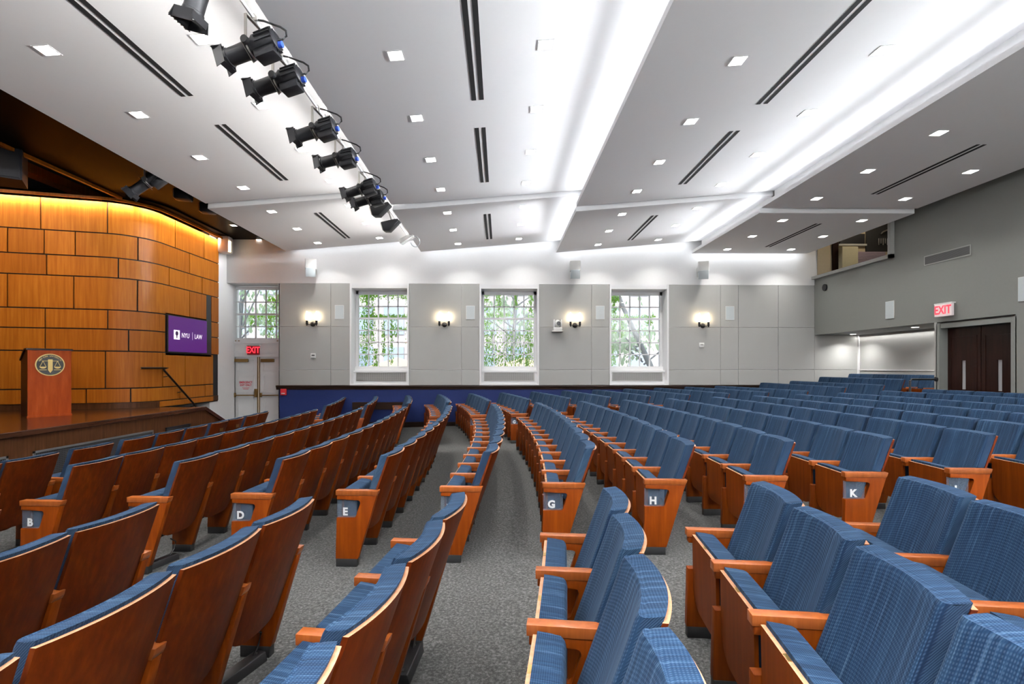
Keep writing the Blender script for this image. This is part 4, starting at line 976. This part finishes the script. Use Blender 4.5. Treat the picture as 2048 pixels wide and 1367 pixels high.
def building(name, label, x0, x1, y, h, cols, rows, cat='building'):
    t = thing(name, label, cat, (0, 0, 0)); MB().box(x0, x1, y, y + 4, -.5, h).build('wall', M['stone'], t, smooth=0)
    for i in range(cols):
        for j in range(rows):
            xw = x0 + (x1 - x0) * (i + .5) / cols; zw = .8 + (h - 1) * (j + .25) / rows; MB().box(xw - .55, xw + .55, y - .05, y + .02, zw, zw + 1.5).build('window', M['blueglass'], t, smooth=0)
building('stone_building', 'pale stone building with bluish windows seen outside behind the ivy', -17, 12, 27, 12, 17, 5)
def leaves(m, pts, size):
    for p in pts:
        a = Vector((random.gauss(0, 1), random.gauss(0, 1) - .8, random.gauss(0, .6))).normalized(); b = a.cross(Vector((0, 0, 1)))
        b = b.normalized() if b.length > .1 else Vector((1, 0, 0)); c = b.cross(a).normalized(); s = size * random.uniform(.6, 1.3); p = Vector(p)
        vs = [p - c * s, p + b * s * .55 - c * s * .2 + a * s * .15, p + c * s * .9, p - b * s * .55 - c * s * .2 + a * s * .15]
        m.bm.faces.new([m.bm.verts.new(v_) for v_ in vs])
def ivy(label, x0, x1, z0, z1, dens, strands, mats='leaf'):
    t = thing('ivy', label, 'ivy', (0, 0, 0)); m = MB(); st = MB(); pts = []
    for (u, top, bot, wd, n) in strands:
        x = x0 + (x1 - x0) * u; za, zb_ = z0 + (z1 - z0) * top, z0 + (z1 - z0) * bot
        for _ in range(int(n * 1.35)): pts.append((x + random.gauss(0, wd), 15.50 + random.uniform(-.08, .25), zb_ + (za - zb_) * random.random()))
        st.tube([(x, 15.6, za), (x + .03, 15.6, (za + zb_) / 2), (x - .02, 15.6, zb_)], .008, 5)
    for (v_, u0, u1, th_, n) in dens:
        for _ in range(int(n * 1.35)): pts.append((x0 + (x1 - x0) * random.uniform(u0, u1), 15.50 + random.uniform(-.08, .25), z0 + (z1 - z0) * v_ + random.gauss(0, th_)))
    leaves(m, pts, .036); f = m.build('foliage', M[mats], t, smooth=0); st.build('stem', M['bark'], t)
z0w, z1w = rail_top + .5, pan_top
ivy('hanging ivy with a thick left column outside the left tall window', *WIN[0], z0w, z1w, [(.66, 0, 1, .03, 330), (.93, 0, 1, .08, 300), (.50, .55, .85, .03, 60)], [(.10, 1, 0, .10, 520), (.20, 1, .3, .07, 200), (.42, .66, .15, .03, 110), (.56, .66, .05, .03, 120), (.66, .66, .4, .03, 50), (.9, 1, .3, .06, 170), (.28, .25, 0, .04, 100)])
ivy('sparse ivy with a twisting right strand outside the middle tall window', *WIN[1], z0w, z1w, [(.68, .1, .6, .03, 90), (.12, 0, 1, .10, 260)], [(.9, 1, .2, .04, 260), (.84, .68, .0, .05, 200), (.1, 1, 0, .07, 240), (.32, 1, .6, .05, 120), (.62, 1, .75, .04, 70), (.45, .5, 0, .18, 220), (.7, .45, 0, .15, 160), (.2, .5, .0, .12, 160)])
ivy('ivy hanging on the left half outside the right tall window', *WIN[2], z0w, z1w, [(.66, 0, .95, .03, 260), (.88, 0, .35, .05, 120)], [(.22, 1, .45, .05, 240), (.08, .95, .3, .08, 240), (.36, .66, .4, .04, 90), (.85, .66, .55, .06, 80), (.15, .3, 0, .07, 90)])
ivy('hanging ivy outside the window over the exit doors', -8.2, -6.5, z4, pan_top, [(.5, .15, 1, .03, 160), (.80, .5, 1, .05, 200)], [(.72, 1, .0, .10, 330), (.86, 1, .3, .10, 240), (.5, .5, .1, .06, 110), (.2, .5, .3, .05, 50)])
def tree(label, X, Y, h, lean, crown, n, bare=False):
    t = thing('tree', label, 'tree', (X, Y, -.5)); m = MB()
    top = Vector((lean, 0, h)); m.tube([(0, 0, 0), (lean * .25, 0, h * .35), (lean * .7, 0, h * .7), tuple(top)], [.15, .12, .08, .03], 10)
    pts = []
    for k in range(16):
        f = random.uniform(.35, .95); p0 = Vector((lean * f, 0, h * f)); dr = Vector((random.uniform(-1, 1), random.uniform(-.5, .5), random.uniform(-.05, .7))).normalized(); L = crown * random.uniform(.5, 1)
        p1 = p0 + dr * L * .5 + Vector((0, 0, .1)); p2 = p0 + dr * L; m.tube([p0, p1, p2], [.04, .022, .008], 6)
        for _ in range(n // 16): pts.append(tuple(p0 + dr * L * random.uniform(.4, 1.1) + Vector((random.gauss(0, .35), random.gauss(0, .35), random.gauss(0, .3)))))
    m.build('trunk', M['bark'], t); m = MB(); leaves(m, pts, .13); m.build('foliage', M['leaf2'], t, smooth=0)
xt, zt_ = on_y(1330, 740, 19.0); tree('leaning tree with grey branches outside the right tall window', xt, 19, 6.6, -2.4, 2.6, 1500)
xt, zt_ = on_y(1020, 740, 24); tree('leafy tree standing outside behind the middle tall window', xt, 24, 7.5, .4, 3.6, 1100)
xt, zt_ = on_y(470, 700, 22); tree('leafy tree standing outside behind the exit window', xt, 22, 8.5, .5, 4.2, 3000)
for px, lab_ in ((795, 'cream garden parasol outside the lower right of the left tall window'), (1045, 'cream garden parasol outside low in the middle tall window'),):
    x, z = on_y(px, 714, 19.5)
    t = thing('parasol', lab_, 'parasol', (x, 19.5, -.5)); h = z + .5
    m = MB(); n = 8; top = m.bm.verts.new((0, 0, h)); ring = [m.bm.verts.new((1.35 * math.cos(2 * PI * k / n), 1.35 * math.sin(2 * PI * k / n), h - .42)) for k in range(n)]; low = [m.bm.verts.new((1.35 * math.cos(2 * PI * k / n), 1.35 * math.sin(2 * PI * k / n), h - .58)) for k in range(n)]
    for k in range(n): m.bm.faces.new((top, ring[k], ring[(k + 1) % n])); m.bm.faces.new((ring[k], low[k], low[(k + 1) % n], ring[(k + 1) % n]))
    m.build('canopy', M['parasol'], t, smooth=0); MB().tube([(0, 0, 0), (0, 0, h)], .03, 8).build('pole', M['trim'], t)

# ================================================================ LIGHT, CAMERA
w = bpy.data.worlds.new('world'); scene.world = w; w.use_nodes = True
bg = w.node_tree.nodes['Background']; bg.inputs[0].default_value = (.80, .90, 1, 1); bg.inputs[1].default_value = 1.5
L = bpy.data.lights.new('sun', 'SUN'); L.energy = 2.4; L.angle = .02; L.color = (1, .95, .88); o = bpy.data.objects.new('sun', L); COL.objects.link(o); o.rotation_euler = (math.radians(38), 0, math.radians(-20))
cam = bpy.data.cameras.new('camera'); co = bpy.data.objects.new('camera', cam); COL.objects.link(co)
cam.sensor_fit = 'HORIZONTAL'; cam.sensor_width = 36; cam.lens = 36 * F / 2048; cam.shift_y = (YH - 683.5) / 2048; cam.clip_start = .05; cam.clip_end = 200
co.location = (0, 0, CZ); co.rotation_euler = (PI / 2, 0, -TH); scene.camera = co
vs_ = scene.view_settings; vs_.view_transform = 'Standard'; vs_.look = 'None'; vs_.gamma = 1; vs_.use_curve_mapping = False; vs_.exposure = 1.12
scene.cycles.use_denoising = True
scene.cycles.max_bounces = 8; scene.cycles.diffuse_bounces = 5; scene.cycles.glossy_bounces = 4; scene.cycles.transparent_max_bounces = 12; scene.cycles.caustics_reflective = False; scene.cycles.caustics_refractive = False
scene.cycles.sample_clamp_indirect = 6
